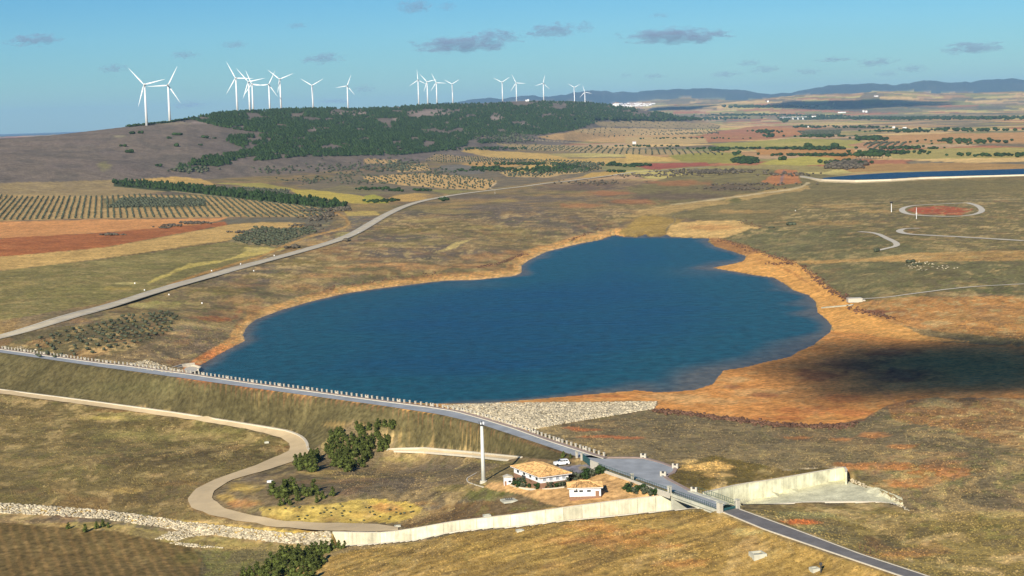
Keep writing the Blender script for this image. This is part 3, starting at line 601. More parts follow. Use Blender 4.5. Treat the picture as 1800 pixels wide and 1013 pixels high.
mS = _bb(500, 1700, 890, 1100); ss = sstep(0, 8, poly_sd(PX[mS], PY[mS], np.array(SL, float)))
rid = fbm((XX[mS] * .95 + YY[mS] * .3) / 9.0, (YY[mS] * .95 - XX[mS] * .3) / 1.5, 3, 95); k = (sstep(.5, .68, rid) * .5 * ss)[:, None]; Cc[mS] = Cc[mS] * (1 - k) + alb((94,76,42)) * k
k = (sstep(.47, .33, rid) * .45 * ss)[:, None]; Cc[mS] = Cc[mS] * (1 - k) + alb((184,150,84)) * k
paint([(1310,896),(1400,892),(1500,890),(1590,893),(1600,903),(1700,900),(1830,900),(1830,1100),(1640,1016),(1513,973),(1385,925)], (128,112,64), warp=2)
patch(1410,918,50,6,(186,104,56),.85); patch(1430,905,90,8,(146,140,90),.7); patch(1440,930,60,9,(150,142,92),.6); patch(1560,950,60,16,(98,88,56),.6); patch(1590,975,50,9,(170,122,66),.6); patch(1480,950,40,9,(150,134,84),.5); patch(1520,925,60,8,(110,96,50),.6)
paint([(-200,680),(-100,640),(0,630),(0,640)], (92,88,44), amt=.01)
# pale rubble and clearings on the wooded hill
for a in [(757,200,46,8),(872,208,13,7),(610,201,44,5),(920,219,12,3),(560,228,30,4),(700,210,16,5),(350,216,26,3)]: patch(*a, (150,134,118), .8)
patch(300,217,40,3,(160,146,112),.6); patch(210,240,12,2,(170,160,120),.5)
patch(185, 292, 14, 10, (140,134,80), .6)
# the village and the far plain beyond
patch(1110,185,50,3,(216,206,196),.7)
# dry grass, heather and bare soil broken into small patches
hea = np.ones(Z.shape); hea *= sstep(1800, 1500, YY)
DELTA = [(1085,412),(1095,382),(1240,350),(1420,322),(1428,334),(1338,402),(1262,420),(1120,418)]
LF = [(-200,385),(600,380),(545,405),(500,432),(400,424),(180,458),(-200,505)]; LF2 = [(-200,460),(400,424),(500,437),(430,465),(180,540),(-200,640)]
TRK = [(1100,300),(1830,300),(1830,330),(1420,345),(1100,345)]
for P_, q_ in ((MUD, .2), (MUD2, .3), (FIELD, .1), (YARD, .1), (UP + LO[::-1], 0), (DAM, .03), (DELTA, .15), (LF, .08), (LF2, .35), (ISL, .6), (SL, .45), ([(930,757),(1150,722),(1450,750),(1560,740),(1620,780),(1500,830),(1300,850),(1180,838),(1130,805),(1060,806)], .4), ([(1262,424),(1400,404),(1620,440),(1620,512),(1500,528),(1400,466)], .5), ([(-100,700),(180,718),(490,772),(500,800),(340,860),(400,918),(180,897),(-100,880)], .6), (TRK, .3)):
    m = _bb(min(p[0] for p in P_), max(p[0] for p in P_), min(p[1] for p in P_), max(p[1] for p in P_)); hea[m] *= np.where(poly_sd(PX[m], PY[m], np.array(P_, float)) > 0, q_, 1)
qx = XX + 14 * (fbm(XX / 30, YN / 30, 3, 201) - .5); qy = YN + 22 * (fbm(XX / 30, YN / 40, 3, 202) - .5)
n1_ = fbm(qx / 7, qy / 11, 4, 203); n2_ = fbm(qx / 2.6, qy / 5.0, 3, 204); g1_ = fbm(XX / 55, YY / 70, 3, 205); g2_ = fbm(XX / 50, YY / 80, 3, 206)
mixin(sstep(.56, .62, n1_ + .25 * (g1_ - .5)) * .42 * hea, (170, 144, 92)); mixin(sstep(.60, .66, n1_ * .5 + n2_ * .5 + .3 * (g2_ - .5)) * .55 * hea, (198, 170, 112))
mixin(sstep(.44, .38, n1_ * .6 + n2_ * .4 + .25 * (g2_ - .5)) * .5 * hea, (92, 82, 60)); mixin(sstep(.62, .70, n2_ + .3 * (g1_ - .5)) * .35 * hea, (98, 102, 52))
mixin(sstep(.66, .74, fbm(qx / 16, qy / 26, 4, 207)) * .2 * hea, (178, 126, 78))
lum = Cc.mean(-1, keepdims=True); Cc *= lum ** 0.84 / lum * 0.93
dmk = np.ones(Z.shape); m = _bb(-200, 1013, 596, 812); dmk[m] = np.where(poly_sd(PX[m], PY[m], np.array(DAM, float), 2.0) > -1, .12, 1)
Cc *= (1.0 + ((0.28 * (fine - .5) + 0.16 * (mid - .5)) * dmk))[..., None]
# where the ground hides behind a rise it keeps the colour in front of it
idx = np.where(vis, np.arange(nr)[:, None], 0); idx = np.maximum.accumulate(idx, axis=0); Cc = Cc[idx, np.arange(nc)[None, :]]

V = np.stack([XX, YY, Z], -1).reshape(-1, 3); ii = np.arange(nr * nc).reshape(nr, nc)
Q = np.stack([ii[:-1, :-1], ii[:-1, 1:], ii[1:, 1:], ii[1:, :-1]], -1).reshape(-1, 4)
gme = mesh_np('ground', V, Q, True)
ca = gme.color_attributes.new('cover', 'FLOAT_COLOR', 'POINT')
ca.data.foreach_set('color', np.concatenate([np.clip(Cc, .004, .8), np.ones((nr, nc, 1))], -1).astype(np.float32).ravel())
gm = bpy.data.materials.new('ground_cover'); gm.use_nodes = True; n = gm.node_tree; b = n.nodes['Principled BSDF']
b.inputs['Roughness'].default_value = 0.95; b.inputs['Specular IOR Level'].default_value = 0.1
at_ = n.nodes.new('ShaderNodeAttribute'); at_.attribute_name = 'cover'; tc = n.nodes.new('ShaderNodeTexCoord')
def nz_(scale, det, lo, hi):
    z = n.nodes.new('ShaderNodeTexNoise'); z.inputs['Scale'].default_value = scale; z.inputs['Detail'].default_value = det; z.inputs['Roughness'].default_value = .7
    n.links.new(tc.outputs['Object'], z.inputs['Vector']); r = n.nodes.new('ShaderNodeMapRange')
    r.inputs[1].default_value = .32; r.inputs[2].default_value = .68; r.inputs[3].default_value = lo; r.inputs[4].default_value = hi
    n.links.new(z.outputs['Fac'], r.inputs[0]); return z, r
def mul_(a, b_):
    x = n.nodes.new('ShaderNodeMix'); x.data_type = 'RGBA'; x.blend_type = 'MULTIPLY'; x.inputs['Factor'].default_value = 1
    n.links.new(a, x.inputs[6]); n.links.new(b_, x.inputs[7]); return x.outputs[2]
z1, r1 = nz_(0.5, 6, .52, 1.48); z2, r2 = nz_(0.09, 6, .74, 1.26); z3, r3 = nz_(0.012, 5, .86, 1.14)
o_ = mul_(mul_(mul_(at_.outputs['Color'], r1.outputs[0]), r2.outputs[0]), r3.outputs[0]); n.links.new(o_, b.inputs['Base Color'])
bp = n.nodes.new('ShaderNodeBump'); bp.inputs['Strength'].default_value = .7; bp.inputs['Distance'].default_value = .5
n.links.new(z1.outputs['Fac'], bp.inputs['Height']); n.links.new(bp.outputs[0], b.inputs['Normal'])
ground = tag(link('ground', gme, gm), 'open country of dry heath, fields and bare mud around the reservoir', kind='structure')

# ------------------------------------------------------------------ water
def water_mat(name, deep, shallow):
    m = bpy.data.materials.new(name); m.use_nodes = True; n = m.node_tree; b = n.nodes['Principled BSDF']
    b.inputs['Roughness'].default_value = 0.3; b.inputs['IOR'].default_value = 1.33; b.inputs['Specular IOR Level'].default_value = 0.12
    a = n.nodes.new('ShaderNodeAttribute'); a.attribute_name = 'depth'; tc = n.nodes.new('ShaderNodeTexCoord')
    nz = n.nodes.new('ShaderNodeTexNoise'); nz.inputs['Scale'].default_value = .018; nz.inputs['Detail'].default_value = 5
    mp = n.nodes.new('ShaderNodeMapping'); mp.inputs['Scale'].default_value = (.6, 1.6, 1); n.links.new(tc.outputs['Object'], mp.inputs['Vector']); n.links.new(mp.outputs[0], nz.inputs['Vector'])
    r = n.nodes.new('ShaderNodeMapRange'); r.inputs[1].default_value = .4; r.inputs[2].default_value = .6; n.links.new(nz.outputs['Fac'], r.inputs[0])
    c1 = n.nodes.new('ShaderNodeMix'); c1.data_type = 'RGBA'; c1.inputs[6].default_value = deep + (1,); c1.inputs[7].default_value = (deep[0] * 2.0 + .001, deep[1] * 1.5, deep[2] * .85, 1); a2 = n.nodes.new('ShaderNodeAttribute'); a2.attribute_name = 'offshore'; inv = n.nodes.new('ShaderNodeMath'); inv.operation = 'SUBTRACT'; inv.inputs[0].default_value = 1.15; n.links.new(a2.outputs['Fac'], inv.inputs[1])
    mxm = n.nodes.new('ShaderNodeMath'); mxm.operation = 'MULTIPLY_ADD'; mxm.inputs[1].default_value = .35; mxm.use_clamp = True; n.links.new(r.outputs[0], mxm.inputs[0]); n.links.new(inv.outputs[0], mxm.inputs[2]); n.links.new(mxm.outputs[0], c1.inputs['Factor'])
    c2 = n.nodes.new('ShaderNodeMix'); c2.data_type = 'RGBA'; c2.inputs[6].default_value = shallow + (1,); n.links.new(a.outputs['Fac'], c2.inputs['Factor']); n.links.new(c1.outputs[2], c2.inputs[7]); n.links.new(c2.outputs[2], b.inputs['Base Color'])
    st = n.nodes.new('ShaderNodeTexNoise'); st.inputs['Scale'].default_value = .34; st.inputs['Detail'].default_value = 5; st.inputs['Roughness'].default_value = .7
    mp3 = n.nodes.new('ShaderNodeMapping'); mp3.inputs['Scale'].default_value = (.55, .42, 1); n.links.new(tc.outputs['Object'], mp3.inputs['Vector']); n.links.new(mp3.outputs[0], st.inputs['Vector'])
    rr = n.nodes.new('ShaderNodeMapRange'); rr.inputs[1].default_value = .35; rr.inputs[2].default_value = .65; rr.inputs[3].default_value = .55; rr.inputs[4].default_value = 1.5; n.links.new(st.outputs['Fac'], rr.inputs[0])
    c3 = n.nodes.new('ShaderNodeMix'); c3.data_type = 'RGBA'; c3.blend_type = 'MULTIPLY'; c3.inputs['Factor'].default_value = 1; n.links.new(c2.outputs[2], c3.inputs[6]); n.links.new(rr.outputs[0], c3.inputs[7]); n.links.new(c3.outputs[2], b.inputs['Base Color'])  # wind-roughened sheen put into the base colour as lighter and darker streaks
    w = n.nodes.new('ShaderNodeTexNoise'); w.inputs['Scale'].default_value = .22; w.inputs['Detail'].default_value = 6; w.inputs['Roughness'].default_value = .72
    mp2 = n.nodes.new('ShaderNodeMapping'); mp2.inputs['Scale'].default_value = (.45, 1.0, 1); mp2.inputs['Rotation'].default_value = (0, 0, .15); n.links.new(tc.outputs['Object'], mp2.inputs['Vector']); n.links.new(mp2.outputs[0], w.inputs['Vector'])
    bp = n.nodes.new('ShaderNodeBump'); bp.inputs['Strength'].default_value = 1.0; bp.inputs['Distance'].default_value = 1.6; n.links.new(w.outputs['Fac'], bp.inputs['Height']); n.links.new(bp.outputs[0], b.inputs['Normal'])
    return m
xs = np.arange(lake_w[:, 0].min() - 10, lake_w[:, 0].max() + 12, 2.5); ys = np.arange(lake_w[:, 1].min() - 10, lake_w[:, 1].max() + 12, 4.0)
gx, gy = np.meshgrid(xs, ys); sd = poly_sd(gx, gy, lake_w); keep = sd > -9
cell = keep[:-1, :-1] & keep[1:, :-1] & keep[:-1, 1:] & keep[1:, 1:]
jj = np.arange(gx.size).reshape(gx.shape); Qw = np.stack([jj[:-1, :-1], jj[:-1, 1:], jj[1:, 1:], jj[1:, :-1]], -1)[cell]
used = np.unique(Qw); rm = np.full(gx.size, -1); rm[used] = np.arange(len(used)); Qw = rm[Qw]
wme = mesh_np('lake_water', np.stack([gx.ravel()[used], gy.ravel()[used], np.zeros(len(used))], -1), Qw, True)
gpx, gpy = project(gx, gy, gx * 0)
band = 9 + 34 * sstep(.45, .75, fbm(gx / 60, gy / 60, 3, 101)) * (gpx > 760) * .55 + 8 * (fbm(gx / 14, gy / 20, 3, 102) - .5)
dp = sstep(-2, 1, sd / band) if False else np.clip(sd / band, 0, 1); dp = dp * dp * (3 - 2 * dp)
dsh = np.exp(-(((gpx - 1232) / 50) ** 2 + ((gpy - 672) / 16) ** 2)) + np.exp(-(((gpx - 1240) / 60) ** 2 + ((gpy - 478) / 9) ** 2)) * .6 + np.exp(-(((gpx - 830) / 60) ** 2 + ((gpy - 500) / 6) ** 2)) * .5
dp = np.clip(dp - dsh * .5, 0, 1); near_dam = sstep(800, 740, gpx) * sstep(-.24, -.3, (gpy - 646) * -1 / np.maximum(gpx - 300, 1)); dp = np.maximum(dp, near_dam)
fa = wme.attributes.new('depth', 'FLOAT', 'POINT'); fa.data.foreach_set('value', dp.ravel()[used].astype(np.float32))
fb = wme.attributes.new('offshore', 'FLOAT', 'POINT'); fb.data.foreach_set('value', sstep(5, 95, sd).ravel()[used].astype(np.float32))
tag(link('water', wme, water_mat('lake_water', (0.003, 0.044, 0.098), (0.12, 0.105, 0.075))), 'deep blue rippled water of the reservoir', kind='structure')
pm = bpy.data.meshes.new('pond'); pm.from_pydata([(x, y, 10.0) for x, y in pond_w], [], [list(range(len(pond_w)))]); pm.update()
tag(link('pond_water', pm, water_mat('pond_water', (0.003, 0.018, 0.042), (0.003, 0.018, 0.042))), 'narrow dark blue pond behind the pale weir', kind='structure')

# ------------------------------------------------------------------ strips laid on the ground
def strip(name, A_, B_, mat_, label, lift=0.06, n=4, step=6, kind='structure', zfix=None):
    """A_, B_: world edge lines; makes a drawn surface between them following the ground"""
    A_ = np.asarray(A_); B_ = np.asarray(B_); L = max(np.linalg.norm(np.diff(A_, axis=0), axis=1).sum(), np.linalg.norm(np.diff(B_, axis=0), axis=1).sum())
    k = max(8, int(L / step)); a = resample(A_, np.linalg.norm(np.diff(A_, axis=0), axis=1).sum() / k * .99999)[:k + 1]; b = resample(B_, np.linalg.norm(np.diff(B_, axis=0), axis=1).sum() / k * .99999)[:k + 1]
    k = min(len(a), len(b)); a = a[:k]; b = b[:k]; V = []
    for j in range(n + 1):
        p = a * (1 - j / n) + b * (j / n); z = p[:, 2] + lift if zfix is None else np.maximum(p[:, 2] * 0 + zfix, -99)
        if zfix is None: z = np.maximum(z, tz(p[:, 0], p[:, 1]) + lift)
        V.append(np.c_[p[:, 0], p[:, 1], z])
    V = np.array(V); jj = np.arange(V.shape[0] * k).reshape(V.shape[0], k)
    Fq = np.stack([jj[:-1, :-1], jj[:-1, 1:], jj[1:, 1:], jj[1:, :-1]], -1).reshape(-1, 4)
    nv = np.cross(V[0, 1] - V[0, 0], V[1, 0] - V[0, 0])
    if nv[2] < 0: Fq = Fq[:, ::-1].copy()
    return tag(link(name, mesh_np(name, V.reshape(-1, 3), Fq, True), mat_), label, kind=kind)
def offs(P, d):
    """shift a world line sideways by d metres (positive to the left)"""
    P = np.asarray(P); t = np.gradient(P[:, :2], axis=0); t /= np.linalg.norm(t, axis=1)[:, None] + 1e-9
    Q = P.copy(); Q[:, 0] -= t[:, 1] * d; Q[:, 1] += t[:, 0] * d; return Q
def wall_line(P, h, w, down=0.3):
    """solid kerb or wall along a world line: base at P.z - down, top at P.z + h"""
    a = offs(P, w / 2); b = offs(P, -w / 2); k = len(P); v = []; f = []
    for i in range(k):
        v += [(a[i][0], a[i][1], P[i][2] - down), (a[i][0], a[i][1], P[i][2] + h), (b[i][0], b[i][1], P[i][2] + h), (b[i][0], b[i][1], P[i][2] - down)]
    for i in range(k - 1):
        o = 4 * i; q = o + 4
        for j in range(4): f.append((o + j, o + (j + 1) % 4, q + (j + 1) % 4, q + j))
    f += [(3, 2, 1, 0), (4 * k - 4, 4 * k - 3, 4 * k - 2, 4 * k - 1)]
    return v, f
def add_wall(name, P, h, w, mat_, parent=None, down=0.3):
    v, f = wall_line(P, h, w, down); me = bpy.data.meshes.new(name); me.from_pydata(v, [], f)
    bm = bmesh.new(); bm.from_mesh(me); bmesh.ops.recalc_face_normals(bm, faces=bm.faces); bm.to_mesh(me); bm.free(); me.update()
    return link(name, me, mat_, parent)
def atz(P, z): return np.array([at(x, y, z) for x, y in P])
up_w = atz(UP, ZC); lo_w = atz(LO, ZC)
strip('dam_road', up_w, lo_w, M['asphalt_blue'], 'blue-grey road along the crest of the dam', .10)
# paved strip on the water side of the dam road with its kerb
upr = resample(up_w, 6); side = offs(upr, 1.7)
if np.mean(side[:, 1]) < np.mean(upr[:, 1]): side = offs(upr, -1.7); SGN = -1
else: SGN = 1
strip('sidewalk', upr, side, M['sidewalk'], 'narrow pinkish pavement beside the stone posts', .24, 1)
add_wall('kerb', upr + [0, 0, .02], .26, .25, M['kerb'])
tag(bpy.data.objects['kerb'], 'pale kerb between dam road and pavement', kind='structure')
turn = atz([(1040,801),(1060,807),(1130,807),(1161,815),(1186,824),(1181,832),(1167,836),(1168,841),(1216,866),(1277,886),(1295,893)], ZC)
turn_lo = atz([(1013,803),(1040,814),(1080,829),(1120,843),(1180,864),(1262,895),(1270,899)], ZC)
def poly_surface(name, P, mat_, label, z, kind='structure'):
    bm = bmesh.new(); vs = [bm.verts.new((p[0], p[1], z)) for p in P]; f = bm.faces.new(vs); bmesh.ops.triangulate(bm, faces=[f]); bmesh.ops.recalc_face_normals(bm, faces=bm.faces)
    if sum(fc.normal.z for fc in bm.faces) < 0: bmesh.ops.reverse_faces(bm, faces=bm.faces)
    me = bpy.data.meshes.new(name); bm.to_mesh(me); bm.free(); return tag(link(name, me, mat_), label, kind=kind)
poly_surface('turning_area', turn.tolist() + turn_lo[::-1].tolist(), M['asphalt_blue'], 'blue-grey turning area where the dam road meets the gate', ZC + .1)
tk = resample(atz([(1060,805),(1130,805),(1162,814),(1189,824),(1183,833),(1169,837),(1170,841),(1216,865)], ZC), 3)
tag(add_wall('kerb', tk, .22, 1.0, M['sidewalk']), 'pinkish edging round the turning area', kind='structure')
strip('road', atz([(1277,886),(1300,896),(1385,927),(1513,975),(1620,1010),(1760,1058)], ZC), atz([(1262,898),(1272,901.5),(1343,931),(1433,962),(1583,1013),(1700,1053)], ZC), M['asphalt'], 'narrow grey asphalt road leaving the bridge', .10, step=4)
for P_ in ([(1300,896),(1385,927),(1513,975),(1620,1010),(1760,1058)], [(1272,901.5),(1343,931),(1433,962),(1583,1013),(1700,1053)]):
    tag(add_wall('kerb', resample(atz(P_, ZC), 3), .20, .28, M['kerb'], down=.5), 'thin pale kerb of the narrow grey road', kind='structure')
# downstream service road, its loop and the small path
pu = hits(PATH_UP); pl = hits(PATH_LO); pi_ = hits(PATH_IN)
kx = next(i for i, p in enumerate(PATH_LO) if p == (495, 800))
strip('service_road', hits([p for p in PATH_UP if p[0] <= 541 and p != (540,789)] + [(541,796)]), hits(PATH_LO[:9]), M['dirt_road'], 'sandy service road along the foot of the dam', .26)
strip('service_road', hits([(541,783),(543,795)] + PATH_IN), hits([(508,793)] + PATH_LO[9:] + [(700,934)]), M['dirt_road'], 'sandy service road bending round the yellow bank', .22, step=4)
tag(add_wall('kerb', resample(smooth(pu, 1), 4) + [0, 0, .1], .35, .9, M['kerb']), 'pale concrete kerb of the sandy service road', kind='structure')
sp_u = hits([(680,791),(700,789.5),(747,788.5),(830,796),(917,805)]); sp_l = hits([(693,794),(747,796),(830,803),(893,810)])
strip('path', sp_u, sp_l, M['dirt_road'], 'short sandy path between two pale kerbs', .12)
for q in (sp_u, sp_l): tag(add_wall('kerb', resample(q, 4) + [0, 0, .1], .3, .6, M['kerb']), 'pale kerb of the short sandy path', kind='structure')
# the main road behind the lake
MR = [(-160,640),(0,596),(100,567),(180,543),(273,513),(367,487),(460,461),(513,447),(580,428),(620,413),(652,394),(680,377),(720,359),(773,347),(853,336),(933,327),(1013,317),(1088,307),(1150,301),(1200,297),(1245,294)]
mr = resample(smooth(hits(MR), 2), 12)
strip('main_road', offs(mr, 4.6), offs(mr, -4.6), M['road_far'], 'pale main road curving past the far side of the reservoir', .35, step=12)
rl = mat('white_road_paint', (.5, .49, .44), .8, .15, .5)
strip('road_marking', offs(mr[:110], 3.6), offs(mr[:110], 3.1), rl, 'white edge line of the main road', .42, 1, 12)
strip('road_marking', offs(mr[:110], -3.1), offs(mr[:110], -3.6), rl, 'white edge line of the main road', .42, 1, 12)
# looping tracks on the right
for L_, w_, nm in (([(1700,357),(1640,360),(1600,362),(1583,368),(1590,376),(1620,380),(1690,382),(1730,374),(1720,362),(1700,357)], 5.0, 'pale looping track on the right rise'), ([(1618,402),(1590,402),(1578,407),(1592,412),(1625,414),(1700,418),(1800,424)], 5.0, 'pale lower track on the right rise'),
                   ([(1510,408),(1540,410),(1560,420),(1582,432),(1560,437),(1544,441)], 4.0, 'pale gravel track ending at the old pit'), ([(1800,500),(1700,505),(1620,515),(1560,524),(1503,527)], 2.2, 'pale concrete ramp running to the shore')):
    q = resample(smooth(hits(L_), 2), 4); strip('track', offs(q, w_ / 2), offs(q, -w_ / 2), M['kerb'], nm, .25, step=5)
q = resample(hits([(1500,537),(1470,540),(1445,542)]), 3); tag(add_wall('outlet_pipe', q, .6, 1.2, M['concrete_old']), 'long grey pipe casing reaching from the shore into the lake', 'pipe')
c = hit(1502, 531); b_ = MB().box((0, 0, 1.0), (7, 5, 2.0)).box((4.3, 0, .5), (1.6, 3, 1.0)); o = b_.build('outlet_box', M['cream']); o.location = c; tag(o, 'cream concrete outlet box at the end of the ramp by the shore', 'outlet box')

# ------------------------------------------------------------------ stone posts on the dam
ORD = ['first','second','third','fourth','fifth','sixth','seventh','eighth','ninth','tenth','eleventh','twelfth','thirteenth','fourteenth','fifteenth','sixteenth','seventeenth','eighteenth','nineteenth','twentieth','twenty-first','twenty-second','twenty-third','twenty-fourth','twenty-fifth','twenty-sixth','twenty-seventh','twenty-eighth','twenty-ninth','thirtieth']
nbench = 0; nsm = 0
pm_ = MB().box((0, 0, .5), (.42, .42, 1.0)).box((0, 0, 1.06), (.54, .54, .14)).mesh('stone_post')
ln = offs(upr, SGN * 2.0); ln = ln[ln[:, 0].argsort()]; ln = resample(ln, 2.62); k0 = None
pj = [project(p[0], p[1], p[2])[0] for p in ln]; start = int(np.argmin(np.abs(np.array(pj) - 354.6)))
pedm = MB().box((-.55, 0, .58), (.42, .45, 1.16)).box((.55, 0, .58), (.42, .45, 1.16)).box((0, 0, .45), (.7, .3, .5)).mesh('pedestal')
lampm = MB().box((0, 0, .95), (.6, .25, .45)).mesh('lamp_box')
small = 0
ang = math.atan2(ln[-1, 1] - ln[0, 1], ln[-1, 0] - ln[0, 0])
for i, p in enumerate(ln):
    x = pj[i]
    if x > 1062 or x < -60: continue
    if (i - start) % 6 == 0:
        nbench += 1; nsm = 0
        r = empty('stone_bench', (p[0], p[1], ZC + .1), ang); tag(r, ORD[nbench - 1] + ' double cream stone post from the left end of the dam parapet', 'bench', 'double stone posts along the dam')
        link('pedestal', pedm, M['cream'], r); link('lamp_box', lampm, M['dark_metal'], r)
    else:
        o = link('stone_post', pm_, M['cream']); o.location = (p[0], p[1], ZC + .1); o.rotation_euler = (0, 0, ang)
        nsm += 1; tag(o, (ORD[nsm - 1] + ' small cream post right of the ' + ORD[nbench - 1] + ' double post on the dam') if nbench else (ORD[nsm - 1] + ' small cream post at the very left end of the dam parapet'), 'post', 'stone posts along the dam')
for (x, y), lb in (((1131,806), 'double stone post at the far corner of the turning area'), ((1187,824), 'double stone post at the tip of the turning area'), ((1166,838), 'double stone post at the inner corner of the turning area'), ((1220,866), 'double stone post where the bridge begins')):
    p = at(x, y, ZC); r = empty('stone_bench', (p[0], p[1], ZC + .1), ang + .3); r.scale = (1.1, 1.1, 1.1); tag(r, lb, 'bench', 'double stone posts along the dam'); link('pedestal', pedm, M['cream'], r); link('lamp_box', lampm, M['dark_metal'], r)

# ------------------------------------------------------------------ fences, gates, bridge
barm = {}
def fence(P, h, spacing, label, base=0.0, group=None, rails=(0.12, 0.95), r=0.05, name='railing', m='green_metal'):
    P = resample(P, spacing); root = empty(name, tuple(P[0])); tag(root, label, 'railing', group); o0 = P[0]
    key = (h, r)
    if key not in barm: barm[key] = MB().tube((0, 0, 0), (0, 0, h), r, n=5).mesh('post')
    for i, p in enumerate(P):
        o = link('post', barm[key], M[m], root); o.location = (p[0] - o0[0], p[1] - o0[1], p[2] - o0[2] + base)
    for q in rails:
        b = MB()
        for a, c in zip(P[:-1], P[1:]): b.tube((a[0] - o0[0], a[1] - o0[1], a[2] - o0[2] + base + h * q), (c[0] - o0[0], c[1] - o0[1], c[2] - o0[2] + base + h * q), r * .9, n=4, cap=False)
        b.build('rail', M[m], root)
    return root
def pillar(x, y, z, w, h, label, cap=True):
    p = at(x, y, z); r = empty('gate_pillar', tuple(p), .6); MB().box((0, 0, h / 2 - .2), (w, w, h + .4)).build('shaft', M['cream'], r)
    MB().box((0, 0, h + .08), (w + .22, w + .22, .16)).build('cap', M['concrete'], r); return tag(r, label, 'pillar')
pillar(1014, 805, ZC, .5, 1.6, 'far cream pillar beside the yard gate'); pillar(1023, 809, ZC, .55, 1.8, 'cream pillar holding the teal yard gate')
pillar(1111.5, 845, ZC, .55, 1.7, 'cream pillar halfway along the green yard fence'); pillar(1177, 869, ZC, .75, 2.0, 'cream pillar where the yard fence meets the bridge')
pillar(1265.5, 901, ZC, 1.1, 2.3, 'big pale pillar on the near side of the bridge gate'); pillar(1296, 894, ZC, .95, 2.1, 'pale pillar on the far side of the bridge gate')
g0, g1 = at(1024.5, 810, ZC), at(1037.5, 820, ZC)
gr = empty('yard_gate', tuple(g0)); tag(gr, 'teal sheet-metal sliding gate of the yard', 'gate'); v = g1 - g0; gw = float(np.linalg.norm(v)); gr.rotation_euler = (0, 0, math.atan2(v[1], v[0]))
for k in range(4): MB().box(((k + .5) * gw / 4, 0, 1.0), (gw / 4 - .05, .06, 1.6)).build('panel', M['gate_metal'], gr)
MB().box((gw / 2, 0, .12), (gw, .1, .1)).box((gw / 2, 0, 1.87), (gw, .1, .1)).build('gate_frame', M['green_metal'], gr)
a_, c_ = at(1038.5, 821, ZC), at(1052, 826, ZC)
tag(add_wall('entrance_wall', np.array([a_, c_]), 1.9, .35, M['cream']), 'cream wall section between gate and green fence', 'wall')
YW = [(1052,826),(1080,836),(1111,847),(1150,861),(1177,870)]
yw = atz(YW, ZC); w_ = add_wall('yard_wall', resample(yw, 3), .55, .3, M['cream'], down=.9); tag(w_, 'low cream wall under the green fence of the yard', 'wall')
fence(yw, 1.3, .85, 'green bar fence standing on the low yard wall', base=.5)
fence(atz([(1183,870.5),(1222,884),(1261,898)], ZC), 1.15, .95, 'green railing on the near side of the bridge', base=.25)
fence(atz([(1226,866),(1252,874),(1277,883),(1292,889)], ZC), 1.15, .95, 'green railing on the far side of the bridge', base=.25)
g0, g1 = at(1270, 900, ZC), at(1293, 894.5, ZC); gr = empty('bridge_gate', tuple(g0)); v = g1 - g0; gw = float(np.linalg.norm(v)); gr.rotation_euler = (0, 0, math.atan2(v[1], v[0])); tag(gr, 'dark green barred gate across the road at the bridge', 'gate')
for k in range(11): MB().tube((k * gw / 10, 0, .25), (k * gw / 10, 0, 1.75), .03, n=5).build('bar', M['green_metal'], gr)
MB().box((gw / 2, 0, .5), (gw, .05, .55)).build('panel', M['gate_metal'], gr); MB().box((gw / 2, 0, 1.78), (gw, .07, .07)).box((gw / 2, 0, .2), (gw, .07, .07)).build('gate_frame', M['green_metal'], gr)
# spiked fan guarding the end of the railing
p = at(1303, 892, ZC - .4); fr = empty('fan_guard', tuple(p)); tag(fr, 'rusty fan of spikes guarding the bridge end', 'spike guard')
for k in range(9):
    t = math.radians(-30 + k * 17); MB().tube((0, 0, .6), (math.sin(t) * 1.9 + .2, .1, .6 + math.cos(t) * 1.5), .05, .02, n=5).build('spike', M['dark_metal'], fr)
# bridge deck
A0, A1 = at(1181, 869, ZC), at(1264, 899, ZC); B0, B1 = at(1214, 864, ZC), at(1281, 887, ZC)
br = empty('bridge', tuple((A0 + B0) / 2)); tag(br, 'white concrete road bridge over the spillway channel', 'bridge'); C0 = (A0 + B0) / 2
def prism(P4, zt, zb, name, m):
    b = MB(); q = [tuple(np.array(p)[:2] - C0[:2]) for p in P4]; n_ = len(q)
    b.v = [(x, y, zt - C0[2]) for x, y in q] + [(x, y, zb - C0[2]) for x, y in q]
    b.f = [tuple(range(n_)), tuple(range(2 * n_ - 1, n_ - 1, -1))] + [(i, i + n_, (i + 1) % n_ + n_, (i + 1) % n_) for i in range(n_)]
    me = b.mesh(name); bm = bmesh.new(); bm.from_mesh(me); bmesh.ops.recalc_face_normals(bm, faces=bm.faces); bm.to_mesh(me); bm.free(); return link(name, me, M[m], br)
nrm = (B0 - A0); nrm = nrm / np.linalg.norm(nrm)
prism([A0, A1, B1, B0], ZC + .08, ZC - .35, 'deck', 'asphalt')
prism([A0 - nrm * .25, A1 - nrm * .25, A1 + nrm * .45, A0 + nrm * .45], ZC + .28, ZC - .5, 'edge_beam', 'concrete'); prism([B0 - nrm * .9, B1 - nrm * .9, B1 + nrm * .25, B0 + nrm * .25], ZC + .28, ZC - .5, 'edge_beam', 'concrete')
prism([A0 + nrm * .2, A1 + nrm * .2, A1 + nrm * .8, A0 + nrm * .8], ZC - .52, ZC - 1.25, 'girder', 'concrete'); prism([B0 - nrm * .8, B1 - nrm * .8, B1 - nrm * .2, B0 - nrm * .2], ZC - .52, ZC - 1.25, 'girder', 'concrete')
dv = (A1 - A0) / np.linalg.norm(A1 - A0); prism([A0 - dv * .5, A0 + dv * .5, B0 + dv * .5, B0 - dv * .5], ZC - .52, ZC - 8, 'abutment', 'concrete')

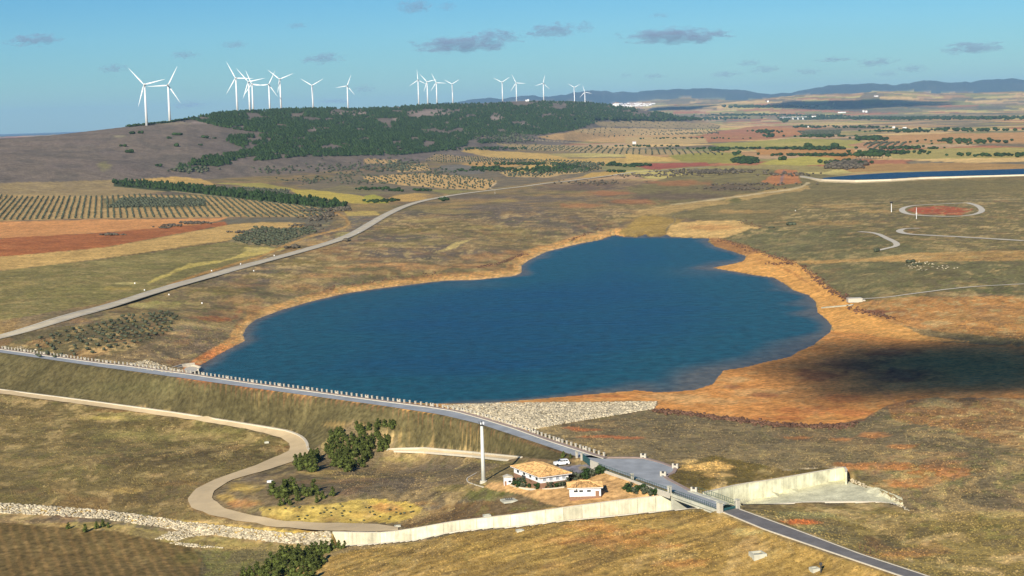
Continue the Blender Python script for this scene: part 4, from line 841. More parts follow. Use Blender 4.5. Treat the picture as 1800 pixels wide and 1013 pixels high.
# ------------------------------------------------------------------ spillway walls of cast panels
def panel_wall(name, P, drop, step, label, mat_, thick=.45, cap=True, rise=.25):
    P = resample(P, step); root = empty(name, tuple(P[0])); tag(root, label, 'wall'); o0 = P[0]
    for i in range(len(P) - 1):
        a, c = P[i], P[i + 1]; d = (c - a)[:2]; L = np.linalg.norm(d); u = d / L; nn = np.array([-u[1], u[0]]); g = .03
        a2 = a[:2] + u * g; c2 = c[:2] - u * g; off = (i % 2) * .012; b = MB(); vs = []
        for z0, z1 in ((a[2] + rise, c[2] + rise), (a[2] - drop[0] - (drop[1] - drop[0]) * i / len(P), c[2] - drop[0] - (drop[1] - drop[0]) * i / len(P))):
            for (pt, z) in ((a2, z0), (c2, z1)):
                for s_ in (-1, 1): q = pt + nn * (s_ * thick / 2 + off); vs.append((q[0] - o0[0], q[1] - o0[1], z - o0[2]))
        b.v = vs; b.f = [(0, 1, 3, 2), (4, 6, 7, 5), (0, 2, 6, 4), (1, 5, 7, 3), (0, 4, 5, 1), (2, 3, 7, 6)]
        me = b.mesh('panel'); bm = bmesh.new(); bm.from_mesh(me); bmesh.ops.recalc_face_normals(bm, faces=bm.faces); bm.to_mesh(me); bm.free(); link('panel', me, mat_, root)
    if cap:
        Q = P - o0; Q[:, 2] += rise + .0; v, f = wall_line(Q, .14, thick + .14, -.002); me = bpy.data.meshes.new('coping'); me.from_pydata(v, [], f); bm = bmesh.new(); bm.from_mesh(me); bmesh.ops.recalc_face_normals(bm, faces=bm.faces); bm.to_mesh(me); bm.free(); link('coping', me, M['kerb'], root)
    return root
def conc(name, col, var=.2):
    m = mat(name, col, .9, var, .3, .2); n = m.node_tree; b = n.nodes['Principled BSDF']; src = b.inputs['Base Color'].links[0].from_socket
    oi = n.nodes.new('ShaderNodeObjectInfo'); mr = n.nodes.new('ShaderNodeMapRange'); mr.inputs[3].default_value = .86; mr.inputs[4].default_value = 1.12; n.links.new(oi.outputs['Random'], mr.inputs[0])
    tc = n.nodes.new('ShaderNodeTexCoord'); mp = n.nodes.new('ShaderNodeMapping'); mp.inputs['Scale'].default_value = (1.3, 1.3, .12); nz = n.nodes.new('ShaderNodeTexNoise'); nz.inputs['Scale'].default_value = 1.4; nz.inputs['Detail'].default_value = 3
    n.links.new(tc.outputs['Object'], mp.inputs[0]); n.links.new(mp.outputs[0], nz.inputs['Vector']); m3 = n.nodes.new('ShaderNodeMapRange'); m3.inputs[1].default_value = .35; m3.inputs[2].default_value = .7; m3.inputs[3].default_value = 1.1; m3.inputs[4].default_value = .82; n.links.new(nz.outputs['Fac'], m3.inputs[0])
    mm = n.nodes.new('ShaderNodeMath'); mm.operation = 'MULTIPLY'; n.links.new(mr.outputs[0], mm.inputs[0]); n.links.new(m3.outputs[0], mm.inputs[1])
    mx = n.nodes.new('ShaderNodeMix'); mx.data_type = 'RGBA'; mx.blend_type = 'MULTIPLY'; mx.inputs['Factor'].default_value = 1; n.links.new(src, mx.inputs[6]); n.links.new(mm.outputs[0], mx.inputs[7]); n.links.new(mx.outputs[2], b.inputs['Base Color']); return m
M['panel'] = conc('cast_concrete_panel', (0.67, 0.61, 0.42), .26); M['panel_old'] = conc('greyed_concrete_panel', (0.68, 0.65, 0.45), .34)
panel_wall('spillway_wall', wt, (7.2, 7.6), 4.6, 'long pale concrete wall of the spillway channel', M['panel'])
sp_all = atz([(1236,868)] + SP_TOP[1:], 4.2); panel_wall('basin_wall', sp_all, (6.2, 4.0), 4.8, 'tall greyed concrete wall of the spillway basin', M['panel_old'])
endp = atz([(1484,823),(1488,828),(1487,833)], 4.2); add = panel_wall('end_wall', endp, (3.5, 3.5), 2.4, 'rounded concrete end of the basin wall', M['panel_old'])
nb = resample(np.array([at(x, y, z) for (x, y), z in zip(SP_NEAR, [1.9,1.9,1.9,2.0,2.0,2.0,1.9])]), 4); tag(add_wall('basin_kerb', nb, .3, .6, M['kerb'], down=3), 'pale kerb on the near edge of the spillway basin', 'kerb')
tag(add_wall('bank_kerb', resample(bk[:], 4), .15, .4, M['kerb'], down=1.2), 'thin pale kerb on the near bank of the channel', 'kerb')
fl = [at(x, y, z) for (x, y), z in zip(SP_BOT, SP_BZ)] + [at(1500, 852, 1.3), at(1545, 866, 1.5), at(1586, 884, 1.6)] + [at(x, y, z) for (x, y), z in zip(SP_NEAR[::-1][1:], [1.6,1.6,1.2,.8,.6,.4])]
fl = np.array(fl); bm = bmesh.new(); vs = [bm.verts.new(tuple(p + [0, 0, .18])) for p in fl]; f_ = bm.faces.new(vs); bmesh.ops.triangulate(bm, faces=[f_]); bmesh.ops.subdivide_edges(bm, edges=bm.edges[:], cuts=3, use_grid_fill=True)
for v_ in bm.verts: v_.co.z = max(v_.co.z, float(tz(v_.co.x, v_.co.y)) + .12)
bmesh.ops.recalc_face_normals(bm, faces=bm.faces)
if sum(x.normal.z for x in bm.faces) < 0: bmesh.ops.reverse_faces(bm, faces=bm.faces)
me = bpy.data.meshes.new('basin_floor'); bm.to_mesh(me); bm.free(); tag(link('basin_floor', me, conc('basin_floor_concrete', (0.62, 0.58, 0.37), .3)), 'smooth greenish concrete floor of the spillway basin', kind='structure')
wd = resample(np.array([at(x, y, 10.0) for x, y in ((1408,311),(1440,317),(1500,319),(1560,317.5),(1620,314),(1830,308))]), 20); tag(add_wall('weir', wd, 1.4, 3.0, M['kerb'], down=3.5), 'long pale concrete weir holding the far pond', 'weir')
sl_ = hit(1525, 318); MB_ = MB()
for k in range(6): MB_.box((k * 4.5 - 11, -2, .4), (1.2, 2.0, 3.4))
o = MB_.build('sluice', M['dark_metal']); o.location = sl_; tag(o, 'dark sluice openings in the middle of the far weir', 'sluice')

# ------------------------------------------------------------------ buildings
def frame_from(F_, L_, R_):
    return np.array(F_), np.array(L_), np.array(R_)
def local_house(name, label, corner, u, lu, v, lv, z0, wall_h, eave, rise, base_h, cat='house'):
    """corner: near wall corner; u, v: unit directions of the two walls; returns the root with local axes (u, v, up)"""
    root = bpy.data.objects.new(name, None); COL.objects.link(root)
    root.matrix_world = Matrix(((u[0], v[0], 0, corner[0]), (u[1], v[1], 0, corner[1]), (0, 0, 1, z0), (0, 0, 0, 1)))
    tag(root, label, cat)
    MB().box((lu / 2, lv / 2, (base_h - 1.5) / 2), (lu + .1, lv + .1, base_h + 1.5)).build('plinth', M['brick'], root)
    MB().box((lu / 2, lv / 2, base_h + (wall_h - base_h) / 2), (lu, lv, wall_h - base_h - .004)).build('wall', M['wall_white'], root)
    MB().box((lu / 2, lv / 2, wall_h + .09), (lu + 2 * eave, lv + 2 * eave, .18)).build('eave', M['wall_white'], root)
    # hipped roof with laid tiles
    x0, x1, y0, y1 = -eave - .05, lu + eave + .05, -eave - .05, lv + eave + .05; zb = wall_h + .19; hx = (x1 - x0) / 2; hy = (y1 - y0) / 2; rl_ = max(hx, hy) - min(hx, hy)
    if hx >= hy: r0_, r1_ = ((x0 + x1) / 2 - rl_, (y0 + y1) / 2), ((x0 + x1) / 2 + rl_, (y0 + y1) / 2)
    else: r0_, r1_ = ((x0 + x1) / 2, (y0 + y1) / 2 - rl_), ((x0 + x1) / 2, (y0 + y1) / 2 + rl_)
    m_ = min(hx, hy)
    def roofz(x, y): return zb + rise * min(1.0, min(x - x0, x1 - x, y - y0, y1 - y) / m_)
    b = MB(); zt = zb + rise
    if hx >= hy: b.v = [(x0, y0, zb), (x1, y0, zb), (x1, y1, zb), (x0, y1, zb), (r0_[0], r0_[1], zt), (r1_[0], r1_[1], zt)]; b.f = [(0, 1, 5, 4), (1, 2, 5), (2, 3, 4, 5), (3, 0, 4)]
    else: b.v = [(x0, y0, zb), (x1, y0, zb), (x1, y1, zb), (x0, y1, zb), (r0_[0], r0_[1], zt), (r1_[0], r1_[1], zt)]; b.f = [(0, 1, 4), (1, 2, 5, 4), (2, 3, 5), (3, 0, 4, 5)]
    rf = b.build('roof', M['tile'], root)
    t = MB(); tw, tl = .34, .55; rnd = random.Random(3); nx = int((x1 - x0) / tw); ny = int((y1 - y0) / tw)
    def tile(x, y, dx, dy, w_, l_):   # (dx, dy) uphill
        px_, py_ = -dy, dx; g = rise / m_; z = roofz(x, y) + .05 + rnd.uniform(0, .05); k = len(t.v)
        for a, c in ((-.5, -.5), (.5, -.5), (.5, .5), (-.5, .5)):
            t.v.append((x + px_ * a * w_ + dx * c * l_, y + py_ * a * w_ + dy * c * l_, z + g * c * l_ + (-.03 if c > 0 else .03)))
        t.v.append((x - dx * .5 * l_, y - dy * .5 * l_, z - g * .5 * l_ + .13)); t.v.append((x + dx * .5 * l_, y + dy * .5 * l_, z + g * .5 * l_ + .07))
        t.f += [(k, k + 4, k + 5, k + 3), (k + 4, k + 1, k + 2, k + 5), (k, k + 1, k + 4)]
    for i in range(nx):
        x = x0 + (i + .5) * (x1 - x0) / nx; d = min(x - x0, x1 - x, m_); kk_ = int(d / tl)
        for j in range(kk_ + 1):
            s_ = (j + .5) * tl
            if s_ < d + .1: tile(x, y0 + s_, 0, 1, tw * .92, tl); tile(x, y1 - s_, 0, -1, tw * .92, tl)
    for i in range(ny):
        y = y0 + (i + .5) * (y1 - y0) / ny; d = min(y - y0, y1 - y, m_); kk_ = int(d / tl)
        for j in range(kk_ + 1):
            s_ = (j + .5) * tl
            if s_ < d + .1: tile(x0 + s_, y, 1, 0, tw * .92, tl); tile(x1 - s_, y, -1, 0, tw * .92, tl)
    o = t.build('roof_tiles', M['tile'], rf); o['kind'] = 'stuff'
    rd = MB()
    for cx_, cy_, rr in ((x0, y0, r0_), (x1, y1, r1_), (x1, y0, r1_ if hx >= hy else r0_), (x0, y1, r0_ if hx >= hy else r1_)): rd.tube((cx_, cy_, zb + .08), (rr[0], rr[1], zt + .1), .13, n=6)
    rd.tube((r0_[0], r0_[1], zt + .1), (r1_[0] + .01, r1_[1], zt + .1), .14, n=6); rd.build('ridge', M['tile'], rf)
    return root
def win(root, side, pos, z, w_, h_, m='dark', frame='wall_white'):
    """side 'u': wall along u at v=0; 'v': wall along v at u=0"""
    f = MB(); p = MB()
    def bx(b, c, d): (b.box((c[0], c[1], c[2]), (d[0], d[1], d[2])) if side == 'u' else b.box((c[1], c[0], c[2]), (d[1], d[0], d[2])))
    bx(f, (pos, -.02, z + h_ / 2 + .04), (w_ + .16, .10, .08)); bx(f, (pos, -.03, z - h_ / 2 - .05), (w_ + .24, .16, .08)); bx(f, (pos - w_ / 2 - .04, -.02, z), (.08, .10, h_)); bx(f, (pos + w_ / 2 + .04, -.02, z), (.08, .10, h_))
    fr_ = f.build('window', M[frame], root); bx(p, (pos, -.006, z), (w_, .04, h_)); p.build('pane', M[m], fr_)
zc = 4.9 + 2.6
Fc = at(948, 840, 6.0); Lc = at(897, 820, 6.0); Rc = at(999, 830, 6.0)
u = Lc - Fc; lu = float(np.linalg.norm(u[:2])); u = u[:2] / lu; v_ = Rc - Fc; vperp = np.array([-u[1], u[0]]); vperp = vperp if vperp @ v_[:2] > 0 else -vperp; lv = float(v_[:2] @ vperp)
ev = .7; c0 = Fc[:2] + (u + vperp) * ev
# axes: v along the right wall, u along the left wall; the frame is mirrored when needed
if u[0] * vperp[1] - u[1] * vperp[0] < 0: U_, V_, LU, LV, sw = vperp, u, lv, lu, True
else: U_, V_, LU, LV, sw = u, vperp, lu, lv, False
big_h = local_house('control_house', 'large white house with an orange hipped tile roof beside the dam', c0, U_, LU - 2 * ev, V_, LV - 2 * ev, 3.1, 2.75, ev, 1.4, 1.2)
LU_, LV_ = LU - 2 * ev, LV - 2 * ev
for k in range(4): win(big_h, 'u', LU_ * (k + .6) / 4.3, 2.05, LU_ / 4 * .5, .75, 'pane' if sw else 'dark')
for k in range(4): win(big_h, 'v', LV_ * (k + .6) / 4.3, 2.05, LV_ / 4 * (.34), .75, 'dark' if sw else 'pane')
dd = MB(); (dd.box((-.03, LV_ * .62, .55), (.08, 2.2, 2.0)) if sw else dd.box((LU_ * .62, -.03, .55), (2.2, .08, 2.0))); dd.build('door', M['dark_metal'], big_h)
Fa = at(1001.5, 878, 2.4); Fb = at(1056.5, 875, 2.6); u = (Fb - Fa)[:2]; LU2 = float(np.linalg.norm(u)); u = u / LU2; vv = np.array([-u[1], u[0]])
sm_h = local_house('store_house', 'small low white building with an orange tile roof in the yard', Fa[:2], u, LU2, vv, 5.6, 2.45, 2.75, .55, 1.0, .6)
for k in (.2, .37, .62): win(sm_h, 'u', LU2 * k, 2.0, 1.0, .5)
MB().box((0, 0, .95), (.95, .08, 1.9)).build('door', M['brick'], sm_h).location = (LU2 * .885, -.03, .05)
MB().tube((LU2 * .22, -.35, 2.2), (LU2 * .22, -.35, 4.5), .07, n=6).build('chimney_pipe', M['dark_metal'], sm_h)
q = at(893, 851.5, 1.9); hut = empty('hut', (q[0], q[1], 1.5), .12); tag(hut, 'tiny white gabled hut between mast and large house', 'hut')
MB().box((0, 0, 1.15), (2.2, 2.0, 2.6)).build('wall', M['wall_white'], hut)
b = MB(); b.v = [(-1.3, -1.2, 2.42), (1.3, -1.2, 2.42), (1.3, 1.2, 2.42), (-1.3, 1.2, 2.42), (0, -1.2, 3.0), (0, 1.2, 3.0), (-1.3, -1.2, 2.55), (1.3, -1.2, 2.55), (1.3, 1.2, 2.55), (-1.3, 1.2, 2.55)]
b.f = [(0, 1, 7, 4, 6), (3, 9, 5, 8, 2), (6, 4, 5, 9), (4, 7, 8, 5), (0, 6, 9, 3), (1, 2, 8, 7), (0, 3, 2, 1)]; b.build('roof', M['cream'], hut)
MB().box((.35, -1.02, 1.35), (.7, .06, .5)).build('window', M['dark'], hut); MB().box((-.75, -1.02, .75), (.5, .06, 1.5)).build('door', M['brick'], hut)

# mast with its shadow on the grass
q = at(850, 847, .8); ms = empty('lighting_mast', (q[0], q[1], float(tz(q[0], q[1])))); tag(ms, 'tall pale cylindrical mast standing on the grass left of the houses', 'mast')
MB().tube((0, 0, 0), (0, 0, 15.6), .60, .38, n=18).build('shaft', mat('pale_mast', (.66, .67, .60), .7, .08, .5), ms, True); MB().tube((0, 0, -.4), (0, 0, .5), 1.1, 1.0, n=12).build('footing', M['cream'], ms)
MB().tube((0, 0, 15.6), (0, 0, 15.9), .5, n=12).tube((0, 0, 15.9), (0, 0, 17.0), .08, n=5).tube((-.5, 0, 16), (-.75, 0, 16.8), .09, n=5).build('top_bracket', M['dark_metal'], ms)
MB().box((.5, -.3, 16.4), (.4, .3, .7)).box((-.2, -.3, 16.3), (.3, .3, .5)).build('camera_box', M['wall_white'], ms)

# white car
q = at(987, 818, 4.0); car = empty('parked_car', (q[0], q[1], float(tz(q[0], q[1])) + .05), .25); tag(car, 'white estate car parked behind the large house', 'car')
b = MB(); prof = [(-2.1, .35), (-2.1, .85), (-1.95, 1.0), (-.9, 1.08), (2.0, 1.08), (2.12, .7), (2.1, .35)]
b.v = [(x, -.85, z) for x, z in prof] + [(x, .85, z) for x, z in prof]; n7 = len(prof); b.f = [tuple(range(n7)), tuple(range(2 * n7 - 1, n7 - 1, -1))] + [(i, i + n7, (i + 1) % n7 + n7, (i + 1) % n7) for i in range(n7)]; b.build('body', M['white'], car)
b = MB(); cp = [(-.95, 1.08), (-.25, 1.62), (1.7, 1.62), (2.0, 1.08)]; b.v = [(x, -.78 + (z - 1.08) * .15, z) for x, z in cp] + [(x, .78 - (z - 1.08) * .15, z) for x, z in cp]; b.f = [(0, 1, 2, 3), (7, 6, 5, 4)] + [(i, i + 4, (i + 1) % 4 + 4, (i + 1) % 4) for i in range(4)]; b.build('cabin', M['white'], car)
for x0_, x1_ in ((-.55, .2), (.3, .95), (1.05, 1.6)): MB().box(((x0_ + x1_) / 2, -.76, 1.33), (x1_ - x0_, .06, .36)).build('side_window', M['dark'], car)
MB().quad((-.92, -.68, 1.14), (-.92, .68, 1.14), (-.32, .66, 1.62), (-.32, -.66, 1.62)).build('windscreen', M['dark'], car)
for x in (-1.35, 1.35):
    for y in (-.8, .8): MB().tube((x, y - .1, .34), (x, y + .1, .34), .34, n=12).build('wheel', M['rubber'], car)

# fenced valve platform, culvert boxes, markers
q = at(898, 874, 1.0); vp = empty('valve_platform', (q[0], q[1], float(tz(q[0], q[1])))); tag(vp, 'concrete platform with valves and a bent metal fence', 'platform')
MB().box((0, 0, .1), (4.8, 3.6, .5), .3).build('slab', M['concrete'], vp)
b = MB()
for k in range(4): b.tube((-1.3 + k * .5, -.3, .3), (-1.3 + k * .5, -.3, .9), .13, n=6)
b.build('valve', M['dark_metal'], vp)
for k in range(9): MB().tube((.0 + k * .35 - (k > 5) * .2, 2.1, .2), (.1 + k * .35, 2.1, 1.5 + .2 * (k % 3)), .04, n=4).build('post', M['dark_metal'], vp)
for k in range(6): MB().tube((-2.0 + k * .4, 1.8, .2), (-2.0 + k * .4, 1.8, 1.1), .04, n=4).build('post', M['dark_metal'], vp)
def culvert(x, y, w_, d_, h_, rz, label, m='concrete'):
    q = hit(x, y); r = empty('inspection_chamber', tuple(q), rz); tag(r, label, 'inspection chamber')
    t_ = .3; b = MB().box((0, -d_ / 2 + t_ / 2, h_ / 2 - .4), (w_, t_, h_ + .8)).box((0, d_ / 2 - t_ / 2, h_ / 2 - .4), (w_, t_, h_ + .8)).box((-w_ / 2 + t_ / 2, 0, h_ / 2 - .4), (t_, d_ - 2 * t_ - .01, h_ + .8)).box((w_ / 2 - t_ / 2, 0, h_ / 2 - .4), (t_, d_ - 2 * t_ - .01, h_ + .8))
    b.build('rim', M[m], r); MB().box((0, -.1, h_ * .55), (w_ - 2 * t_ - .02, d_ * .5, .1)).build('lid', M['concrete_old'], r)
culvert(1332, 978, 3.0, 3.2, .8, .25, 'pale open concrete chamber on the slope near the road')
culvert(1432, 1003, 1.7, 2.0, .6, .3, 'small concrete chamber beside the dark post near the road')
culvert(914, 934, 1.8, 1.6, .4, .2, 'flat concrete chamber just below the spillway wall'); culvert(856, 909, 1.9, 1.7, .6, .2, 'concrete chamber on the grass above the spillway wall')
culvert(699, 927, 1.7, 1.5, .5, .1, 'low concrete chamber at the end of the sandy road'); culvert(475, 848, 1.9, 1.4, .5, .1, 'whitish concrete chamber by the twelve young pines', 'wall_white'); culvert(469, 779, 1.5, 1.3, .5, .1, 'small chamber inside the bend of the service road')
q = hit(1443, 1007); o = MB().tube((0, 0, 0), (0, 0, 2.2), .14, n=6).box((0, 0, 1.9), (.6, .2, .6)).build('marker_post', M['dark_metal']); o.location = q; tag(o, 'dark marker post beside the small chamber', 'post')
mk_ = MB().box((0, 0, .3), (.6, .4, .8)).mesh('road_marker')
for x, y in ((237,499),(254,511),(297,519),(355,534),(372,477),(423,465),(482,450),(446,477),(1398,371),(870,340),(630,410)):
    o = link('road_marker', mk_, M['wall_white']); o.location = hit(x, y); tag(o, 'small white marker block standing near the main road', 'marker', 'white markers by the main road')
# pole with a nest, slim mast, antennas on the hill
q = hit(1567, 373); r = empty('nest_pole', tuple(q)); tag(r, 'white pole carrying a dark nest platform on the right rise', 'pole'); MB().tube((0, 0, 0), (0, 0, 7.5), .34, .24, n=8).build('shaft', M['wall_white'], r); MB().tube((0, 0, 7.5), (0, 0, 8.6), 1.0, 1.7, n=9).build('nest', M['dark_metal'], r)
q = hit(1611, 385); r = empty('slim_mast', tuple(q)); tag(r, 'slim white mast inside the looping track', 'mast'); MB().tube((0, 0, 0), (0, 0, 9), .28, .16, n=7).build('shaft', M['wall_white'], r); MB().box((0, 0, 4.5), (1.6, .2, .25)).build('crossarm', M['wall_white'], r)
for x, y, hh, lb in ((930,177,42,'thin lattice antenna on the wooded ridge'), (935,177,44,'taller thin antenna beside the lattice antenna on the ridge')):
    q = hit(x, y); b = MB(); n_ = 10
    for a in range(3):
        t = a * 2.094; b.tube((math.cos(t) * 1.6, math.sin(t) * 1.6, 0), (math.cos(t) * .5, math.sin(t) * .5, hh), .35, n=4)
    for k in range(n_): b.box((0, 0, (k + .5) * hh / n_), (2.4 * (1 - k / n_ * .6), 1.6, .5))
    o = b.build('antenna', M['dark_metal']); o.location = q; tag(o, lb, 'antenna')
q = hit(927, 178.2); o = MB().box((0, 0, 3), (16, 8, 6)).box((3, 0, 7), (6, 7, 2)).build('relay_hut', M['wall_white']); o.location = q; tag(o, 'white relay hut at the foot of the antennas', 'hut')
# jetty at the left end of the dam
jl = [at(320,652,.6), at(340,645,.6), at(350,641.5,.6)]; jr = [at(305,649,.6), at(325,643,.6), at(343,640,.6)]
jt = [at(300,651,.9), at(322,645.5,.9), at(341,643,.9), at(353,647,.9), at(348,651,.9)]
poly_surface('intake_apron', jt + [at(325,658,.9)], M['cream'], 'cream stone apron of the water intake at the end of the dam', .75, None); tag(bpy.data.objects['intake_apron'], 'cream stone apron of the water intake at the end of the dam', 'apron')
tag(add_wall('intake_wall', resample(np.array(jt), 2), .5, .6, M['kerb'], down=2.5), 'pale kerb wall round the water intake', 'wall')
tag(add_wall('intake_channel_wall', resample(np.array([at(298,650,1.2), at(320,643,1.2), at(342,640.5,1.2)]), 2), .7, .5, M['kerb'], down=2), 'pale wall of the narrow intake channel', 'wall')

# ------------------------------------------------------------------ wind turbines
HUBH, BL = 80.0, 43.0
bm_b = MB(); rows = [(0, .9, .9), (3, 1.0, .9), (8, 1.75, .55), (16, 1.45, .35), (28, .95, .2), (38, .5, .12), (BL, .12, .05)]
for i, (z, w_, t_) in enumerate(rows):
    xo = -.25 * w_
    bm_b.v += [(xo - w_ * .35, 0, z), (xo, -t_ / 2, z), (xo + w_ * .9, 0, z), (xo, t_ / 2, z)]
    if i:
        k = 4 * i
        for j in range(4): bm_b.f.append((k - 4 + j, k - 4 + (j + 1) % 4, k + (j + 1) % 4, k + j))
blade_me = bm_b.mesh('blade')
hub_me = MB().tube((0, -2.0, 0), (0, .8, 0), 1.0, 1.9, n=12).tube((0, -3.0, 0), (0, -2.0, 0), .35, 1.0, n=12).mesh('hub')
nac_me = MB().box((0, 5.0, .2), (3.4, 9.0, 3.6)).box((0, 7.8, 2.4), (1.2, 1.2, .8)).mesh('nacelle'); back_me = MB().box((0, 9.56, .2), (2.8, .08, 3.0)).mesh('dark_back')  # plain dark plate over the rear face of the nacelle
TB = [(253.3,149,257.5,40,-42,0,'large wind turbine at the far left of the ridge'), (294.5,150,296.5,37,28,1,'wind turbine standing second from the left'), (414,137.5,417,32.5,-27,0,'left one of the overlapping turbines above the pine wood edge'),
 (436.5,144,438.2,31,-40,0,'turbine just right of the leftmost in the crowded cluster'), (442.5,148,443.8,26,-22,0,'smaller turbine half hidden behind its neighbour in the crowded cluster'), (472,148.5,474,26.5,27,1,'turbine with dark nacelle back near the right end of the cluster'),
 (491.5,139.5,493.5,27,-50,0,'tall turbine at the right end of the crowded cluster'), (548.5,150.5,550.3,23.5,-58,0,'lone turbine right of the crowded cluster'), (610,151,611.3,20.5,22,1,'lone turbine midway between the two clusters'),
 (734.5,141,737.5,18.5,-3,1,'first turbine of the four above the bare clearing'), (750.5,144,752.8,18.2,-41,0,'second turbine of the four above the bare clearing'), (766.8,145.5,769,18,-25,0,'third turbine of the four above the bare clearing'), (794.8,148,796,15.8,-60,0,'last turbine of the four above the bare clearing'),
 (882.6,144.8,883.6,16.5,-62,0,'turbine left of the antennas'), (907.2,146,908.4,17.2,-25,0,'turbine nearest to the antennas on their left'), (955,146.5,955,15.3,14,1,'turbine just right of the antennas'), (1009.4,154,1010.2,12.5,-56,0,'small turbine before the blue mountains, with raised blades'), (1028,162,1029.5,12.8,-16,0,'rightmost wind turbine, low before the blue mountains')]
for hx, hy, bxp, bl, an, flip, lb in TB:
    Yd = max(BL * F / bl, float(np.interp(bxp, RIDGE_X, RIDGE_D)) + (-40 if bxp < 330 else 60)); hp = at_dist(hx, hy, Yd)
    zg = float(tz(hp[0], hp[1])); hgt = hp[2] - zg
    if not 55 < hgt < 110:      # stand it where the ridge has the right height
        ys_ = np.linspace(Yd * .85, Yd * 1.15, 120); hs_ = np.array([at_dist(hx, hy, y)[2] - float(tz(at_dist(hx, hy, y)[0], y)) for y in ys_])
        j = int(np.argmin(np.abs(hs_ - HUBH) + np.abs(ys_ - Yd) * .004)); Yd = ys_[j]; hp = at_dist(hx, hy, Yd); zg = float(tz(hp[0], hp[1])); hgt = hp[2] - zg
    sc_ = bl * Yd / (BL * F)
    r = empty('wind_turbine', (hp[0], hp[1], zg - 1)); tag(r, lb, 'wind turbine', 'wind turbines along the ridge')
    MB().tube((0, 4.5, 0), (0, 4.5, hgt - .5), 2.5 * 1.15, 1.45, n=16).build('tower', M['white'], r, True)
    yaw = math.pi if flip else 0
    rt = empty('rotor_head', (0, 4.5, hgt + 1), yaw + (.12 if flip else -.15), r)
    link('nacelle', nac_me, M['white'], rt).location = (0, -4.0, 0)
    if flip: link('dark_back', back_me, M['dark_metal'], rt).location = (0, -4.0, 0)
    hb = link('hub', hub_me, M['white'], rt); hb.location = (0, -3.6, 0)
    for k in range(3):
        o = link('blade', blade_me, M['white'], rt); o.location = (0, -4.2, 0); a = math.radians(an + 120 * k) * (-1 if flip else 1); o.rotation_euler = (0, a, 0); o.scale = (1.2, 1.2, sc_)

# ------------------------------------------------------------------ viaduct, village
va, vb = hit(1373, 209.5), hit(1416, 210.5); vz = max(va[2], vb[2]); vr = empty('viaduct', tuple(va)); tag(vr, 'white viaduct crossing the dip on the far plain', 'viaduct')
d = vb - va; L = float(np.linalg.norm(d[:2])); vr.rotation_euler = (0, 0, math.atan2(d[1], d[0])); MB().box((L / 2, 0, 12), (L * 1.05, 12, 3.2)).build('deck', M['wall_white'], vr)
for k in range(5): MB().box((L * (k + .5) / 5, 0, 3), (5, 9, 15)).build('pier', M['wall_white'], vr)
rnd = random.Random(11)
def house_far(w_, d_, h_):
    b = MB(); b.box((0, 0, h_ / 2), (w_, d_, h_)); k = len(b.v); rt = MB(); a, c = w_ / 2 + .5, d_ / 2 + .5
    rt.v = [(-a, -c, h_ + .05), (a, -c, h_ + .05), (a, c, h_ + .05), (-a, c, h_ + .05), (-a, 0, h_ + 3), (a, 0, h_ + 3)]; rt.f = [(0, 1, 5, 4), (2, 3, 4, 5), (0, 4, 3), (1, 2, 5), (0, 3, 2, 1)]
    return b.mesh('wall'), rt.mesh('roof')
hm = [house_far(22, 12, 9), house_far(14, 12, 13), house_far(34, 14, 8)]; M['far_roof'] = mat('far_roof_tile', (.36, .22, .15), .9, .2, .1)
def put_house(x, y, i, lb, grp, sc=1.0):
    q = hit(x, y); r = empty('house', tuple(q), rnd.uniform(-.6, .6)); r.scale = (sc, sc, sc); tag(r, lb, 'house', grp); link('wall', hm[i][0], M['wall_white'], r); link('roof', hm[i][1], M['far_roof'], r)
for k in range(60):
    x = rnd.gauss(1106, 17); y = rnd.uniform(182.5, 187.5)
    if 1074 < x < 1150: put_house(x, y, rnd.randrange(3), 'white house in the distant village below the blue mountains', 'houses of the distant village', 1.15)
for x, y in ((1431,206.3),(1477,199),(1484,199),(1518,197.5),(1523,198),(1499,207),(1590,226),(1571,225.5),(1422,224),(1115,253.5),(1350,180),(1540,170)): put_house(x, y, rnd.randrange(3), 'white farm building far off on the plain', 'scattered farm buildings', 1.0 if y < 215 else .55)

# ------------------------------------------------------------------ vegetation
def ico(sub=1, seed=0, jit=.25, squash=1.0):
    bm = bmesh.new(); bmesh.ops.create_icosphere(bm, subdivisions=sub, radius=1.0); r = np.random.default_rng(seed)
    V = np.array([v.co[:] for v in bm.verts]); Fc = np.array([[v.index for v in f.verts] for f in bm.faces]); bm.free()
    V *= (1 + r.uniform(-jit, jit, len(V)))[:, None]; V[:, 2] = (V[:, 2] + 1) * .5 * squash; return V, Fc
def cone(n=6, seed=0):
    r = np.random.default_rng(seed); V = [(0, 0, 1.0)]
    for z, q in ((.55, .62), (.12, 1.0)):
        for i in range(n): a = 2 * math.pi * i / n; k = q * r.uniform(.75, 1.15); V.append((math.cos(a) * k, math.sin(a) * k, z + r.uniform(-.08, .08)))
    Fq = [(0, 1 + i, 1 + (i + 1) % n) for i in range(n)]
    for i in range(n): a, b, c, d = 1 + i, 1 + (i + 1) % n, 1 + n + (i + 1) % n, 1 + n + i; Fq += [(a, d, c), (a, c, b)]
    return np.array(V), np.array(Fq)
